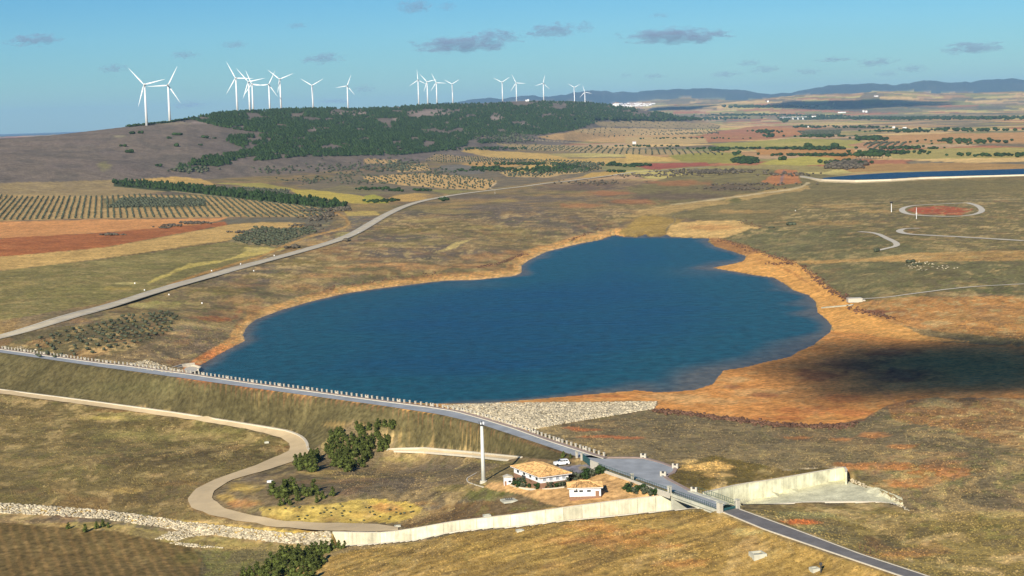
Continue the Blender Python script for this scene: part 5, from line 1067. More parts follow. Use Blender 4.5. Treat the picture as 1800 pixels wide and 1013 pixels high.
def scatter(name, tpls, pos, sx, sz, mat_, label, kind='stuff', cat=None):
    pos = np.asarray(pos); n_ = len(pos); Vs, Fs, off = [], [], 0; tid = RNG.integers(0, len(tpls), n_); sx = np.broadcast_to(sx, n_); sz = np.broadcast_to(sz, n_)
    for t, (V, Fc) in enumerate(tpls):
        m = np.nonzero(tid == t)[0]; a = RNG.uniform(0, 6.283, len(m)); c, s_ = np.cos(a), np.sin(a)
        X = (V[None, :, 0] * c[:, None] - V[None, :, 1] * s_[:, None]) * sx[m][:, None] + pos[m, 0][:, None]; Yy = (V[None, :, 0] * s_[:, None] + V[None, :, 1] * c[:, None]) * sx[m][:, None] + pos[m, 1][:, None]; Zz = V[None, :, 2] * sz[m][:, None] + pos[m, 2][:, None]
        Vs.append(np.stack([X, Yy, Zz], -1).reshape(-1, 3)); Fs.append((Fc[None] + (np.arange(len(m)) * len(V))[:, None, None] + off).reshape(-1, 3)); off += len(m) * len(V)
    me = mesh_np(name, np.concatenate(Vs), np.concatenate(Fs)); return tag(link(name, me, mat_), label, cat, kind=kind)
ICO = [ico(1, k) for k in range(5)]; CON = [cone(6, k) for k in range(5)]
def in_px(P, n_, seed=0):
    P = np.array(P, float); r = np.random.default_rng(seed); lo = P.min(0); hi = P.max(0); A_ = (hi - lo).prod(); out = []
    X = r.uniform(lo[0], hi[0], n_ * 3); Yv = r.uniform(lo[1], hi[1], n_ * 3); sd = poly_sd(X, Yv, P); m = sd > 0; return np.c_[X[m], Yv[m]][:n_]
def hits_fast(P):
    """many pixels at once"""
    P = np.asarray(P, float); out = np.empty((len(P), 3)); d = ray(P[:, 0], P[:, 1]); s = d[:, 0] / d[:, 1]; sl_ = d[:, 2] / d[:, 1]
    c = np.interp(s, s_ax, np.arange(nc)); c0 = np.clip(c.astype(int), 0, nc - 2); fc = c - c0
    for a in range(0, len(P), 2000):
        q = slice(a, a + 2000); zc_ = Z[:, c0[q]] * (1 - fc[q]) + Z[:, c0[q] + 1] * fc[q]; df = HC + sl_[q][None] * Y_ax[:, None] - zc_; neg = df <= 0; k = neg.argmax(0); none = ~neg.any(0); k = np.where(none, np.abs(df).argmin(0), np.maximum(k, 1))
        j = np.arange(df.shape[1]); a0 = df[k - 1, j]; a1 = df[k, j]; t = np.where(none, 1, a0 / np.where(a0 - a1 == 0, 1, a0 - a1)); y = Y_ax[k - 1] + (Y_ax[k] - Y_ax[k - 1]) * np.clip(t, 0, 1)
        out[q, 1] = y; out[q, 0] = s[q] * y
    out[:, 2] = tz(out[:, 0], out[:, 1]); return out
# wood on the hill
FOR1 = [(330,209),(400,196),(450,193),(500,192),(560,191),(640,192),(735,186),(800,183),(850,183),(940,179),(1020,180),(1080,185),(1160,198),(1235,208),(1120,207),(1067,210),(1013,229),(947,238),(901,235),(880,250),(832,254),(773,266),(733,270),(704,273),(660,262),(620,257),(540,246),(473,235),(420,229),(383,223),(345,213)]
FOR2 = [(377,241),(470,237),(560,250),(640,261),(680,268),(704,273),(640,274),(521,276),(460,283),(425,283),(415,271),(433,262),(400,250)]
FOR3 = [(337,279),(415,270),(428,282),(400,283),(337,286)]; FOR4 = [(315,291),(400,284),(408,288),(345,299),(312,299)]
pts = []
for P_, n_, sd_ in ((FOR1, 21000, 1), (FOR2, 2600, 2), (FOR3, 330, 3), (FOR4, 260, 4)): pts.append(in_px(P_, n_, sd_))
fp = np.vstack(pts); gap = fbm(fp[:, 0] / 26, fp[:, 1] / 7, 3, 55); keep = gap < .64
for a in ((757,199,42,7),(872,207,13,7),(612,200,40,4.5),(920,218,12,3),(560,227,24,3),(1065,214,30,3)): keep &= ~((((fp[:, 0] - a[0]) / a[2]) ** 2 + ((fp[:, 1] - a[1]) / a[3]) ** 2 < 1) & (RNG.random(len(fp)) < .8))
fw = hits_fast(fp[keep]); hh = RNG.uniform(.65, 1.2, len(fw)) * np.interp(fw[:, 1], [2800, 4000, 9000], [5.4, 6.6, 9.4])
scatter('pine_wood', CON, fw, hh * .55, hh, M['pine_far'], 'dark green pine wood covering the long hill'); 
# skyline fringe left of the wood
sp_ = np.array([(x, np.interp(x, [230, 257, 296, 340], [223, 220, 216, 209]) + RNG.uniform(-.4, .6)) for x in RNG.uniform(222, 345, 110)]); w_ = hits_fast(sp_); scatter('scrub_fringe', ICO, w_, 4, RNG.uniform(3, 6, len(w_)), M['pine_far'], 'dark bushes along the skyline beside the first turbines')
# pine strip
PS = [(196,319),(240,319),(300,324),(400,334),(480,342),(610,359),(608,365),(570,366),(480,357),(380,345),(280,333),(200,327)]
pp = in_px(PS, 900, 8); w_ = hits_fast(pp); hh = RNG.uniform(3.5, 6.5, len(w_)); scatter('pine_belt', CON + ICO[:3], w_, hh * .42, hh, M['pine_far'], 'long green belt of young pines between the fields')
# bushes on the heath
def bushes(spec, name, label, m='pine_far', seed=0):
    P = []; S_ = []
    for cx_, cy_, rx, ry, n_, h_ in spec:
        r = np.random.default_rng(seed + int(cx_)); a = r.normal(0, .55, (n_, 2)); P += list(zip(cx_ + a[:, 0] * rx, cy_ + a[:, 1] * ry)); S_ += list(h_ * r.uniform(.6, 1.2, n_))
    w_ = hits_fast(P); S_ = np.array(S_); return scatter(name, ICO, w_, S_ * .75, S_, M[m], label)
def bush_thing(x, y, w_, h_, label, m='olive', cat='bush', n_=5, group=None, sph=.5):
    q = hit(x, y); r = np.random.default_rng(int(x * 7 + y)); b = []; V = []; Fq = []; k = 0
    for i in range(n_):
        Vi, Fi = ico(2, int(x) + i, .22); s_ = r.uniform(.55, .9); Vi = Vi * [w_ * .33 * s_, w_ * .28 * s_, h_ * s_]; Vi = Vi + [r.uniform(-.33, .33) * w_, r.uniform(-.2, .2) * w_, 0]; V.append(Vi); Fq.append(Fi + k); k += len(Vi)
    o = link('bush', mesh_np('bush', np.vstack(V), np.vstack(Fq)), M[m]); o.location = q; return tag(o, label, cat, group)
for i, (x, y, s_, h_) in enumerate(((233,236,14,6),(247,235,10,6),(313,238,20,6),(297,244,10,5),(361,243,16,6),(377,244,8,4),(312,258,14,7),(216,258,13,6),(229,269,16,7),(352,256,8,4),(279,293,10,5))): bush_thing(x, y, s_, h_, 'dark round bush alone on the bare hillside', 'pine_far', group='lone bushes on the bare hillside')
bushes([(700,293,40,10,150,4),(600,300,60,12,90,3),(560,318,60,6,60,2.6),(775,303,30,6,40,3),(480,300,40,6,40,3.5),(650,320,50,4,40,2.6),(870,238,60,6,220,5),(900,246,40,6,120,5),(340,300,30,5,50,4),(630,295,40,8,60,3)], 'scrub', 'grey-green scrub at the foot of the wooded hill', 'olive')
# olive and almond groves in rows
small_ol = []; 
def grove(P, row, gap, ang_, size, jit=.6, miss=.06, near=None):
    w_ = hits(P)[:, :2]; c, s_ = math.cos(ang_), math.sin(ang_); R = np.array([[c, s_], [-s_, c]]); q = w_ @ R.T; lo, hi = q.min(0), q.max(0)
    gx_, gy_ = np.meshgrid(np.arange(lo[0], hi[0], gap), np.arange(lo[1], hi[1], row)); g = np.c_[gx_.ravel(), gy_.ravel()] + RNG.normal(0, jit * .5, (gx_.size, 2)); g = g @ R
    g = g[(poly_sd(g[:, 0], g[:, 1], w_) > 0) & (RNG.random(len(g)) > miss)]; small_ol.append(np.c_[g, tz(g[:, 0], g[:, 1]), size * RNG.uniform(.7, 1.25, len(g))])
    return len(g)
OB = [(180,566),(230,556),(300,547),(316,560),(300,585),(262,600),(225,613),(180,622),(60,640),(60,600)]
grove(OB, 6.5, 5.2, 1.1, 2.1, 1.0, .15); grove(O2, 7.5, 6.0, .35, 3.2, .7); grove(O1, 6.2, 6.0, 1.80, 2.1, .4); grove([(215,350),(360,352),(362,364),(190,366)], 5, 4.5, 1.0, 3.0, 1)
grove([(400,330),(505,334),(508,342),(470,345),(420,337)], 10, 8, .9, 2.6); grove([(560,352),(600,357),(600,362),(545,358)], 9, 7, 1.4, 3)
grove(O3, 11, 24, 1.74, 2.9, 1.6, .2); grove(O4, 10, 22, 1.72, 2.6, .8); grove(O5, 10, 24, 1.72, 2.4, .8); grove(O6, 30, 10, .2, 3.4); grove(O7, 12, 26, 1.75, 3.4, 1.6, .1); grove(O8, 60, 14, .15, 3.8, 1); grove(O9, 95, 17, .10, 5.0, 1); grove(O10, 150, 19, .08, 5.2, 1); grove(O11, 16, 22, 1.3, 5.0, .8); grove(O12, 16, 26, 1.3, 4.6, .8)
grove([(1000,288),(1035,286),(1060,297),(1015,305),(985,300)], 11, 16, 1.7, 3.6); grove([(1400,232),(1480,228),(1475,238),(1420,240)], 26, 12, .8, 5)
ol = np.vstack(small_ol); app = ol[:, 3] / np.hypot(ol[:, 0], ol[:, 1]); pxs, pys = project(ol[:, 0], ol[:, 1], ol[:, 2]); inv = (pxs > 0) & (pxs < 1800); order = np.argsort(-app * inv); big_ = order[:300]; rest = order[300:]
ovar = []
for k in range(6):
    V, Fc = [], []; kk_ = 0; r = np.random.default_rng(90 + k)
    for i in range(4):
        Vi, Fi = ico(1, 60 + k * 4 + i, .22); Vi = Vi * [.55, .55, .72] + [r.uniform(-.4, .4), r.uniform(-.4, .4), .18 + r.uniform(0, .15)]; V.append(Vi); Fc.append(Fi + kk_); kk_ += len(Vi)
    Vt = [(math.cos(a) * .09, math.sin(a) * .09, z) for z in (-.1, .4) for a in (0, 2.1, 4.2)]; V.append(np.array(Vt)); Fc.append(np.array([(0, 1, 4), (0, 4, 3), (1, 2, 5), (1, 5, 4), (2, 0, 3), (2, 3, 5)]) + kk_)
    ovar.append(mesh_np('olive_tree', np.vstack(V), np.vstack(Fc)))
n1 = len(small_ol[0])
for i in big_:
    o = link('olive_tree', ovar[int(i) % 6], M['olive']); o.location = ol[i, :3]; s_ = ol[i, 3] * .62; o.scale = (s_, s_, s_ * 1.15); o.rotation_euler = (0, 0, float(i) % 6.28)
    if i < n1: tag(o, 'small dark tree of the dense grove beside the left shore of the lake', 'tree', 'trees of the grove by the left shore')
    else: tag(o, 'grey-green olive tree of the square grove beside the tan field', 'tree', 'trees of the square grove')
scatter('olive_rows', ICO, ol[rest, :3], ol[rest, 3] * .5, ol[rest, 3] * .95, M['olive'], 'rows of olive and almond trees on the distant fields')
# hedges, thickets
bushes([(196,413,18,1.4,60,1.5),(288,401,10,1.2,34,1.5),(306,397,14,1.4,60,1.6),(340,393,22,1.6,100,1.7),(555,385,20,4,90,2.0),(538,398,20,2.2,60,1.8),(575,378,12,4,60,2.4),(512,404,40,1.4,60,1.5),(440,409,36,1.4,90,1.7),(596,369,18,2.4,50,2.4),(560,371,40,1.6,70,2.2),(518,436,12,2,14,2.4),(610,424,10,1.5,10,2)], 'hedge', 'brown and green hedges between the fields', 'bare', 3)
bushes([(690,336,14,1.6,16,3.6),(742,336,12,1.4,14,3.6),(660,333,30,1.6,30,3.4),(680,354,14,2,26,3),(655,355,14,2,20,3),(778,352,8,1.5,8,3),(870,300,70,2.2,70,4.5),(860,297,24,2.5,60,4.5),(1000,296,30,5,70,4.6),(960,300,40,5,90,4.8),(1120,292,24,2,50,5),(1080,291,20,2,40,5),(1085,303,12,1.5,14,4),(930,290,80,1.6,60,5),(790,263,70,2,70,5),(880,262,40,2,50,5)], 'hedge', 'dark hedges and thickets beyond the main road', 'pine_far', 4)
bushes([(1270,303,60,3,160,3.4),(1230,303,60,3,120,3.2),(1150,309,80,3,100,2.6),(1050,322,60,4,80,2.2),(1380,308,50,2,60,3),(1330,325,60,2,60,2.2),(1300,333,60,2,50,2)], 'thicket', 'low grey-brown thicket by the stream bed', 'bare', 5)
bushes([(1310,284,20,3,40,8),(1295,272,8,2,8,7),(1312,287,20,1.6,50,5),(1345,233,20,2,40,9),(1352,241,10,1.5,16,9),(1270,265,14,1.6,20,8),(1330,262,140,1,120,5),(1450,263,60,1.6,50,7),(1410,263,50,1.2,40,6),(1200,244,100,1,40,5),(1130,258,80,1.2,40,5),(1450,241,60,1.0,50,8),(1530,245,26,2.4,90,9),(1570,232,60,1.2,50,9),(1500,225,60,1.2,40,9),(1430,224,40,1.2,36,9),(1600,232,36,2,36,9),(1475,274,50,1.4,60,5),(1410,274,60,1.4,60,5),(1480,288,30,3,40,6),(1570,270,60,1.6,60,7),(1700,250,80,4,60,7),(1740,275,60,2,30,6),(1700,230,100,2,60,9),(1600,262,50,1.4,50,6)], 'field_trees', 'dark trees and hedges scattered over the far plain', 'pine_far', 6)
bushes([(1510,209,110,1.6,380,13),(1440,205,50,1.2,140,12),(1590,210,40,1.8,160,13),(1700,209,110,1.8,260,13),(1150,211,100,1.6,300,13),(1310,203,70,1.2,220,12),(1240,209,60,1.2,110,12),(1380,213,6,3,30,16),(1340,189,60,1,120,20)], 'treeline', 'dark wooded band crossing the far plain', 'pine_far', 7)
bushes([(1490,292,22,4,260,6),(1480,296,26,2,120,4)], 'bare_thicket', 'grey leafless thicket in front of the far pond', 'bare', 8)
bush_thing(1393,396, 9, 3.2, 'dark green bush alone on the heath right of the lake', 'olive'); bush_thing(1356,401, 6, 1.6, 'low dark bush beside the shore track', 'olive'); bush_thing(1541,443, 3.5, 3.0, 'dark bush at the end of the gravel track', 'olive'); bush_thing(1375,282, 14, 9, 'lone dark tree left of the pond thicket', 'pine_far')
bush_thing(1602,462,5,2.2,'dark shrub at the rocky spot on the right rise','olive'); bush_thing(1612,467,5,1.8,'lower dark shrub at the rocky spot on the right rise','olive')
# row of round trees right
rv = []
for k in range(3):
    V, Fc = [], []; kk_ = 0; r = np.random.default_rng(190 + k)
    for i in range(6):
        Vi, Fi = ico(1, 160 + k * 6 + i, .25); Vi = Vi * [.5, .5, .55] + [r.uniform(-.3, .3), r.uniform(-.3, .3), .25 + r.uniform(0, .3)]; V.append(Vi); Fc.append(Fi + kk_); kk_ += len(Vi)
    rv.append(mesh_np('crown', np.vstack(V), np.vstack(Fc)))
tkm = MB().tube((0, 0, -.05), (0, 0, .45), .07, .04, n=6).mesh('trunk')
for i, x in enumerate([1505,1510,1515,1520,1525,1530,1535,1540,1546,1551,1561,1342+2,1350,1418,1425,1464,1471]):
    yb = 279 if x > 1500 else {1344:236,1350:240,1418:263,1425:262,1464:262,1471:263}.get(x, 260)
    q = hit(x, yb); r = empty('broad_tree', tuple(q), i * 1.3); s_ = 13 * (q[1] / 3400) ** .5 * random.uniform(.85, 1.1); r.scale = (s_ * .8, s_ * .8, s_)
    if x > 1500: tag(r, 'dark green tree of the dense straight row before the pond', 'tree', 'dense tree row before the pond')
    else: tag(r, 'dark round tree standing among the far fields', 'tree', 'round trees among the far fields')
    link('crown', rv[i % 3], M['pine_far'], r); link('trunk', tkm, M['trunk'], r)
# pines near the dam
def leafy(h, rad, n_, seed, shape):
    r = np.random.default_rng(seed); V = []; Fq = []; k = 0
    nl = 13 if shape == 'pine' else 6
    C = []
    for i in range(nl):
        z = (i + .6) / nl; w_ = rad * (.22 + .95 * (1 - z) ** .75) * r.uniform(.85, 1.15) if shape == 'pine' else rad * .9
        a = r.uniform(0, 6.28); C.append((math.cos(a) * w_ * .45, math.sin(a) * w_ * .45, h * (.08 + .84 * z), w_ * r.uniform(.5, .7)))
    for cx_, cy_, cz_, rr in C:
        Vi, Fi = ico(1, int(r.integers(1e6)), .25); Vi[:, 2] = Vi[:, 2] * 2 - 1; Vi = Vi * [rr * .72, rr * .72, rr * .62] + [cx_, cy_, cz_]; V.append(Vi); Fq.append(Fi + k); k += len(Vi)
    T = []
    for _ in range(n_):
        cx_, cy_, cz_, rr = C[int(r.integers(nl))]; d_ = r.normal(size=3); d_ /= np.linalg.norm(d_); d_[2] = abs(d_[2]) * .9 - .25; p = np.array([cx_, cy_, cz_]) + d_ * rr * r.uniform(.7, 1.15) * [1, 1, .85]
        if p[2] < .12: p[2] = .12
        u_ = r.normal(size=3); u_ /= np.linalg.norm(u_); v2 = np.cross(u_, d_ + .01); v2 /= np.linalg.norm(v2); s_ = rad * r.uniform(.07, .16)
        T.append([p - u_ * s_, p + u_ * s_, p + v2 * s_ * 1.3 + d_ * s_ * .9])
    V.append(np.array(T).reshape(-1, 3)); Fq.append(np.arange(n_ * 3).reshape(-1, 3) + k); return mesh_np('crown', np.vstack(V), np.vstack(Fq))
PV = [leafy(4.6, 1.7, 420, 300 + k, 'pine') for k in range(6)]; TK = MB().tube((0, 0, -.3), (0, 0, 3.6), .16, .05, n=7).tube((0, 0, 1.0), (.8, .2, 1.6), .06, .02, n=5).tube((0, 0, 1.6), (-.6, .5, 2.2), .06, .02, n=5).mesh('trunk')
def pine(x, y, hpx, label, group):
    q = hit(x, y); d_ = q[1]; h = hpx * d_ / F * 1.02; r = empty('pine_tree', tuple(q), random.uniform(0, 6.28)); s_ = h / 4.6; k = random.uniform(.78, 1.0); r.scale = (s_ * k, s_ * k, s_ * .92)
    tag(r, label, 'tree', group); i = random.randrange(6); link('crown', PV[i], M['pine'], r); link('trunk', TK, M['trunk'], r)
G1 = [(521,823,22),(530,827,24),(541,828,26),(550,829,26),(536,820,22),(546,816,24),(558,808,18),(583,777,26),(592,772,24),(600,768,22),(606,776,20),(584,790,26),(594,786,24),(574,797,22),(584,806,26),(594,812,28),(600,823,28),(610,829,26),(606,818,28),(618,817,26),(624,805,26),(614,800,26),(604,798,24),(628,795,28),(634,784,26),(622,787,24),(612,784,20),(636,800,26),(644,798,28),(650,790,28),(640,812,22),(648,806,22),(632,818,18),(640,822,12),(629,760,24),(636,764,24),(649,757,18),(654,778,20),(662,766,20),(665,772,16),(664,752,20),(676,752,18),(692,754,20),(670,786,24),(676,790,24),(683,776,16),(678,778,18),(668,794,18),(598,803,24),(609,808,26),(642,772,16),(587,820,20),(618,772,16)]
G1 += [(x + random.uniform(-9, 9), y + random.uniform(-6, 6), h * .8) for x, y, h in G1 if random.random() < .5]
for x, y, h in G1: pine(x, y, h * (1.3 if x < 560 else .98), 'bushy green pine in the clump between sandy road and small path', 'pines of the large clump')
G2 = [(480,872,22),(489,875,16),(500,874,26),(505,871,24),(515,870,26),(521,875,16),(505,884,14),(524,882,14),(494,890,12),(534,872,18),(543,873,14),(552,866,20),(558,871,12),(567,877,12),(557,884,12),(585,872,14),(510,889,10)]
for j, (x, y, h) in enumerate(sorted(G2)): pine(x, y, h * 1.4, ORD[j] + ' from the left among the spaced young pines above the yellow bank', 'young pines above the yellow bank')
G3 = [(428,1016,20),(440,1014,20),(452,1012,26),(462,1018,24),(470,1005,24),(478,998,28),(488,1000,28),(496,990,32),(506,988,30),(514,980,22),(524,977,22),(520,996,30),(530,992,28),(540,985,26),(548,981,28),(556,978,26),(566,974,24),(574,972,22),(584,966,18),(596,965,16),(606,964,14),(534,1008,26),(546,1004,28),(556,1000,28),(564,992,26),(500,1010,30),(514,1014,28),(528,1022,26),(486,1018,26),(550,1018,24),(544,992,26),(592,958,14),(602,956,12),(470,1022,20),(540,1026,22)]
for x, y, h in G3: pine(x, y, h * 1.15, 'dense green pine below the riprap at the lower edge', 'pines below the riprap')
for x, y, h in ((181,926,16),(190,928,12),(170,930,16),(150,936,18),(120,930,14)): pine(x, y, h, 'dark pine at the top of the ploughed field', 'pines beside the ploughed field')
for x, y, h in ((990,805,14),(1003,806,10)): pine(x, y, h, 'slim young conifer behind the parked car', 'conifers behind the parked car')
# garden and yard shrubs
SHv = [leafy(1.5, 1.3, 160, 400 + k, 'shrub') for k in range(4)]
def shrub(x, y, s_, label, group):
    q = hit(x, y); o = link('shrub', SHv[random.randrange(4)], M['olive' if random.random() < .6 else 'pine_far']); o.location = q; o.scale = (s_, s_, s_); o.rotation_euler = (0, 0, random.uniform(0, 6)); tag(o, label, 'shrub', group)
for x, y in ((905,853),(912,856),(920,857),(925,849),(932,857),(944,859),(958,857),(970,853),(977,856),(986,855),(994,851),(938,852),(915,849),(965,857)): shrub(x, y, random.uniform(.6, 1.1), 'garden shrub in the bed in front of the large house', 'garden shrubs')
for x, y in ((1000,838),(1008,843),(1016,842),(1023,840),(1031,837),(1036,834),(1044,834),(1050,831),(1056,834),(1000,845),(1040,838),(1028,842)): shrub(x, y, random.uniform(.8, 1.4), 'shrub in the planted strip between the two tiled buildings', 'shrubs between the buildings')
for x, y in ((1100,862),(1107,866),(1114,866),(1122,864),(1128,862),(1135,867),(1144,869),(1150,869),(1106,858),(1116,868)): shrub(x, y, random.uniform(.8, 1.3), 'shrub in the oval bed by the yard wall', 'shrubs in the oval bed')
for x, y in ((1511,966),(1521,970),(1529,974),(1540,972)):
    q = hit(x, y); b = MB()
    for k in range(7): a = k * 2.4; b.tube((0, 0, 0), (math.cos(a) * .35, math.sin(a) * .35, 1.5 + .2 * (k % 3)), .035, .01, n=4)
    o = b.build('sapling', M['dead']); o.location = q; tag(o, 'leafless brown sapling beside the narrow road', 'sapling', 'saplings beside the narrow road')
tag(add_wall('garden_kerb', resample(hits([(890,851),(905,856),(920,859),(945,861),(970,860),(992,857)]), 2), .25, .3, M['kerb']), 'pale kerb round the garden bed', 'kerb')
tag(add_wall('lawn_kerb', resample(hits([(838,832),(820,842),(822,848),(835,853),(850,857)]), 2), .2, .3, M['kerb']), 'pale kerb curving round the mast lawn', 'kerb')
# rust-coloured scrub along the old waterline
TUF0 = [cone(5, 600 + k) for k in range(4)] + [ico(1, 610 + k, .45) for k in range(2)]
P = []
for L_, n_, wv in (([(1150,722),(1200,728),(1290,738),(1350,746),(1420,750),(1490,750),(1500,744)], 700, 2.5), ([(1262,421),(1290,428),(1330,442),(1380,458),(1398,462)], 300, 3), ([(1412,468),(1430,485),(1450,503),(1476,520),(1490,526)], 320, 3), ([(1490,540),(1530,552),(1570,560)], 130, 3), ([(1350,464),(1390,464)], 60, 2), ([(840,470),(880,463),(912,450),(925,445)], 190, 1.5), ([(1000,424),(1040,408),(1055,398)], 80, 1.5), ([(1300,390),(1340,400),(1300,385)], 60, 2), ([(560,510),(700,488),(800,478)], 60, 2)):
    q = resample(np.array(L_, float), .7); i = RNG.integers(0, len(q), n_); P += list(q[i] + RNG.normal(0, 1, (n_, 2)) * [wv * 1.6, wv * .75])
w_ = hits_fast(P); hh = RNG.uniform(.25, .75, len(w_)); scatter('dead_scrub', TUF0, w_, hh * 1.1, hh, M['dead'], 'rust-brown scrub along the old waterline')
# heath tufts on the near ground
T = np.c_[RNG.uniform(-60, 1860, 75000), 560 + 470 * RNG.random(75000) ** .9]
ok = np.ones(len(T), bool)
def cut(P_, mg=1.5):
    global ok; ok &= poly_sd(T[:, 0], T[:, 1], np.array(P_, float)) < mg * -1
for P_ in (LAKE, UP + LO[::-1], PATH_UP + PATH_LO[::-1], [p for p in PATH_LO[8:]] + PATH_IN[::-1], YARD, [(1040,801),(1060,805),(1130,803),(1162,812),(1192,824),(1172,842),(1220,862),(1300,892),(1385,925),(1513,973),(1800,1075),(1700,1075),(1583,1015),(1433,966),(1343,934),(1262,905),(1180,872),(1111,848),(1013,803)],
           [(1232,862),(1353,843),(1490,820),(1600,900),(1300,895)], [(870,835),(885,818),(930,806),(1000,812),(1062,830),(1062,880),(990,892),(890,880)], MUD2, MUD, FIELD, DAM, WALL_TOP + BANK[::-1], [(180,905),(585,937),(590,966),(300,948),(180,925),(-100,900),(-100,880)],
           [(775,713),(869,709),(1155,706),(1150,720),(1040,738),(930,757),(853,738)], [(457,893),(590,884),(745,892),(700,918),(500,916)], [(680,788),(747,786),(917,803),(893,812),(747,798),(693,796)]): cut(P_)
ok &= ~((T[:, 1] < 600) & (T[:, 0] < 760) & (np.abs(T[:, 1] - np.interp(T[:, 0], [0, 180, 367, 513, 620], [596, 543, 487, 447, 413])) < 8))
T = T[ok]; den = fbm(T[:, 0] / 60, T[:, 1] / 22, 4, 66); T = T[(den > .40) | (RNG.random(len(T)) < .5)]; w_ = hits_fast(T); n_ = len(w_); hh = RNG.uniform(.10, .34, n_) ** 1.0 * np.interp(w_[:, 1], [400, 900], [1, 1.3])
TUF = []
for k in range(4):
    r = np.random.default_rng(500 + k); V = [(0, 0, 1.0)] + [(math.cos(a) * r.uniform(.7, 1.2), math.sin(a) * r.uniform(.7, 1.2), -.15) for a in np.arange(4) * 1.57]; TUF.append((np.array(V), np.array([(0, 1, 2), (0, 2, 3), (0, 3, 4), (0, 4, 1)])))
h2 = RNG.random(n_) < .55
rr_ = np.interp(w_[:, 1], Y_ax, np.arange(nr)).round().astype(int); cc_ = np.clip(np.interp(w_[:, 0] / w_[:, 1], s_ax, np.arange(nc)).round().astype(int), 0, nc - 1); gcol = Cc[rr_, cc_]
tm = bpy.data.materials.new('heath_tuft'); tm.use_nodes = True; n = tm.node_tree; b = n.nodes['Principled BSDF']; b.inputs['Roughness'].default_value = .95; b.inputs['Specular IOR Level'].default_value = .05
ta = n.nodes.new('ShaderNodeAttribute'); ta.attribute_name = 'cover'; ge = n.nodes.new('ShaderNodeNewGeometry'); mr = n.nodes.new('ShaderNodeMapRange'); mr.inputs[3].default_value = .80; mr.inputs[4].default_value = 1.3; n.links.new(ge.outputs['Random Per Island'], mr.inputs[0])
mx = n.nodes.new('ShaderNodeMix'); mx.data_type = 'RGBA'; mx.blend_type = 'MULTIPLY'; mx.inputs['Factor'].default_value = 1; n.links.new(ta.outputs['Color'], mx.inputs[6]); n.links.new(mr.outputs[0], mx.inputs[7]); n.links.new(mx.outputs[2], b.inputs['Base Color'])
V0, F0 = TUF[0]; k5 = len(V0); Vt = np.empty((n_, k5, 3)); an = RNG.uniform(0, 6.28, n_); jt = RNG.uniform(.7, 1.3, (n_, k5)); rx_ = V0[None, :, 0] * jt * hh[:, None] * 1.25; ry_ = V0[None, :, 1] * jt * hh[:, None] * 1.25
Vt[..., 0] = rx_ * np.cos(an)[:, None] - ry_ * np.sin(an)[:, None] + w_[:, 0:1]; Vt[..., 1] = rx_ * np.sin(an)[:, None] + ry_ * np.cos(an)[:, None] + w_[:, 1:2]; Vt[..., 2] = V0[None, :, 2] * hh[:, None] + w_[:, 2:3]
tme = mesh_np('heath_tufts', Vt.reshape(-1, 3), (F0[None] + (np.arange(n_) * k5)[:, None, None]).reshape(-1, 3)); ca = tme.color_attributes.new('cover', 'FLOAT_COLOR', 'POINT'); ca.data.foreach_set('color', np.repeat(np.c_[np.clip(gcol, .004, .8), np.ones(n_)], k5, axis=0).astype(np.float32).ravel())
tag(link('heath_tufts', tme, tm), 'dry tufts of heath and grass on the open ground', kind='stuff')
# small green tufts on the yellow bank
w_ = hits_fast(in_px([(460,893),(590,886),(740,893),(700,918),(500,915)], 46, 5)); scatter('bank_scrub', ICO, w_, .38, .45, M['olive'], 'small green bushes on the yellow bank')
# boulders
RK = []
for k in range(5): V, Fc = ico(1, 700 + k, .3); V = V * [1, .8, 1.0]; V[:, 2] -= .3; RK.append((V, Fc))
def rocks(P_, n_, s0, s1, name, label, seed, m='rock'):
    w_ = hits_fast(in_px(P_, n_, seed)); s_ = RNG.uniform(s0, s1, len(w_)); scatter(name, RK, w_, s_, s_ * .9, M[m], label)
rocks([(775,713),(869,709),(1155,706),(1150,719),(1040,737),(930,756),(907,752),(853,736),(800,721)], 9000, .22, .62, 'rock_facing', 'pale rock facing on the water side of the dam', 31)
rocks([(-100,880),(0,884),(180,897),(250,906),(330,918),(400,926),(470,934),(520,938),(580,934),(586,960),(520,957),(430,948),(330,935),(180,912),(0,902),(-100,896)], 6500, .22, .6, 'rock_channel', 'pale boulders lining the outlet channel', 32)
rocks([(272,948),(300,935),(330,933),(380,940),(330,945),(300,955),(330,962),(400,964)], 500, .2, .5, 'rock_spill', 'pale boulders spilled beside the ploughed field', 33)
rocks([(1485,838),(1492,838),(1540,860),(1580,880),(1600,899),(1588,896),(1540,870),(1500,850)], 420, .25, .6, 'rock_edge', 'pale rocks along the far edge of the spillway basin', 34)
rocks([(226,640),(258,633),(280,640),(310,650),(350,655),(358,661),(290,655),(240,648)], 900, .2, .5, 'rock_facing', 'pale rocks at the left end of the dam', 35)
rocks([(0,604),(180,634),(225,640),(180,638),(0,612)], 140, .3, .7, 'rock_edge', 'pale rocks beside the road junction', 36)
rocks([(1590,455),(1622,460),(1700,470),(1622,478),(1590,470)], 70, .3, .7, 'rock_patch', 'pale rocks on the right rise', 37)

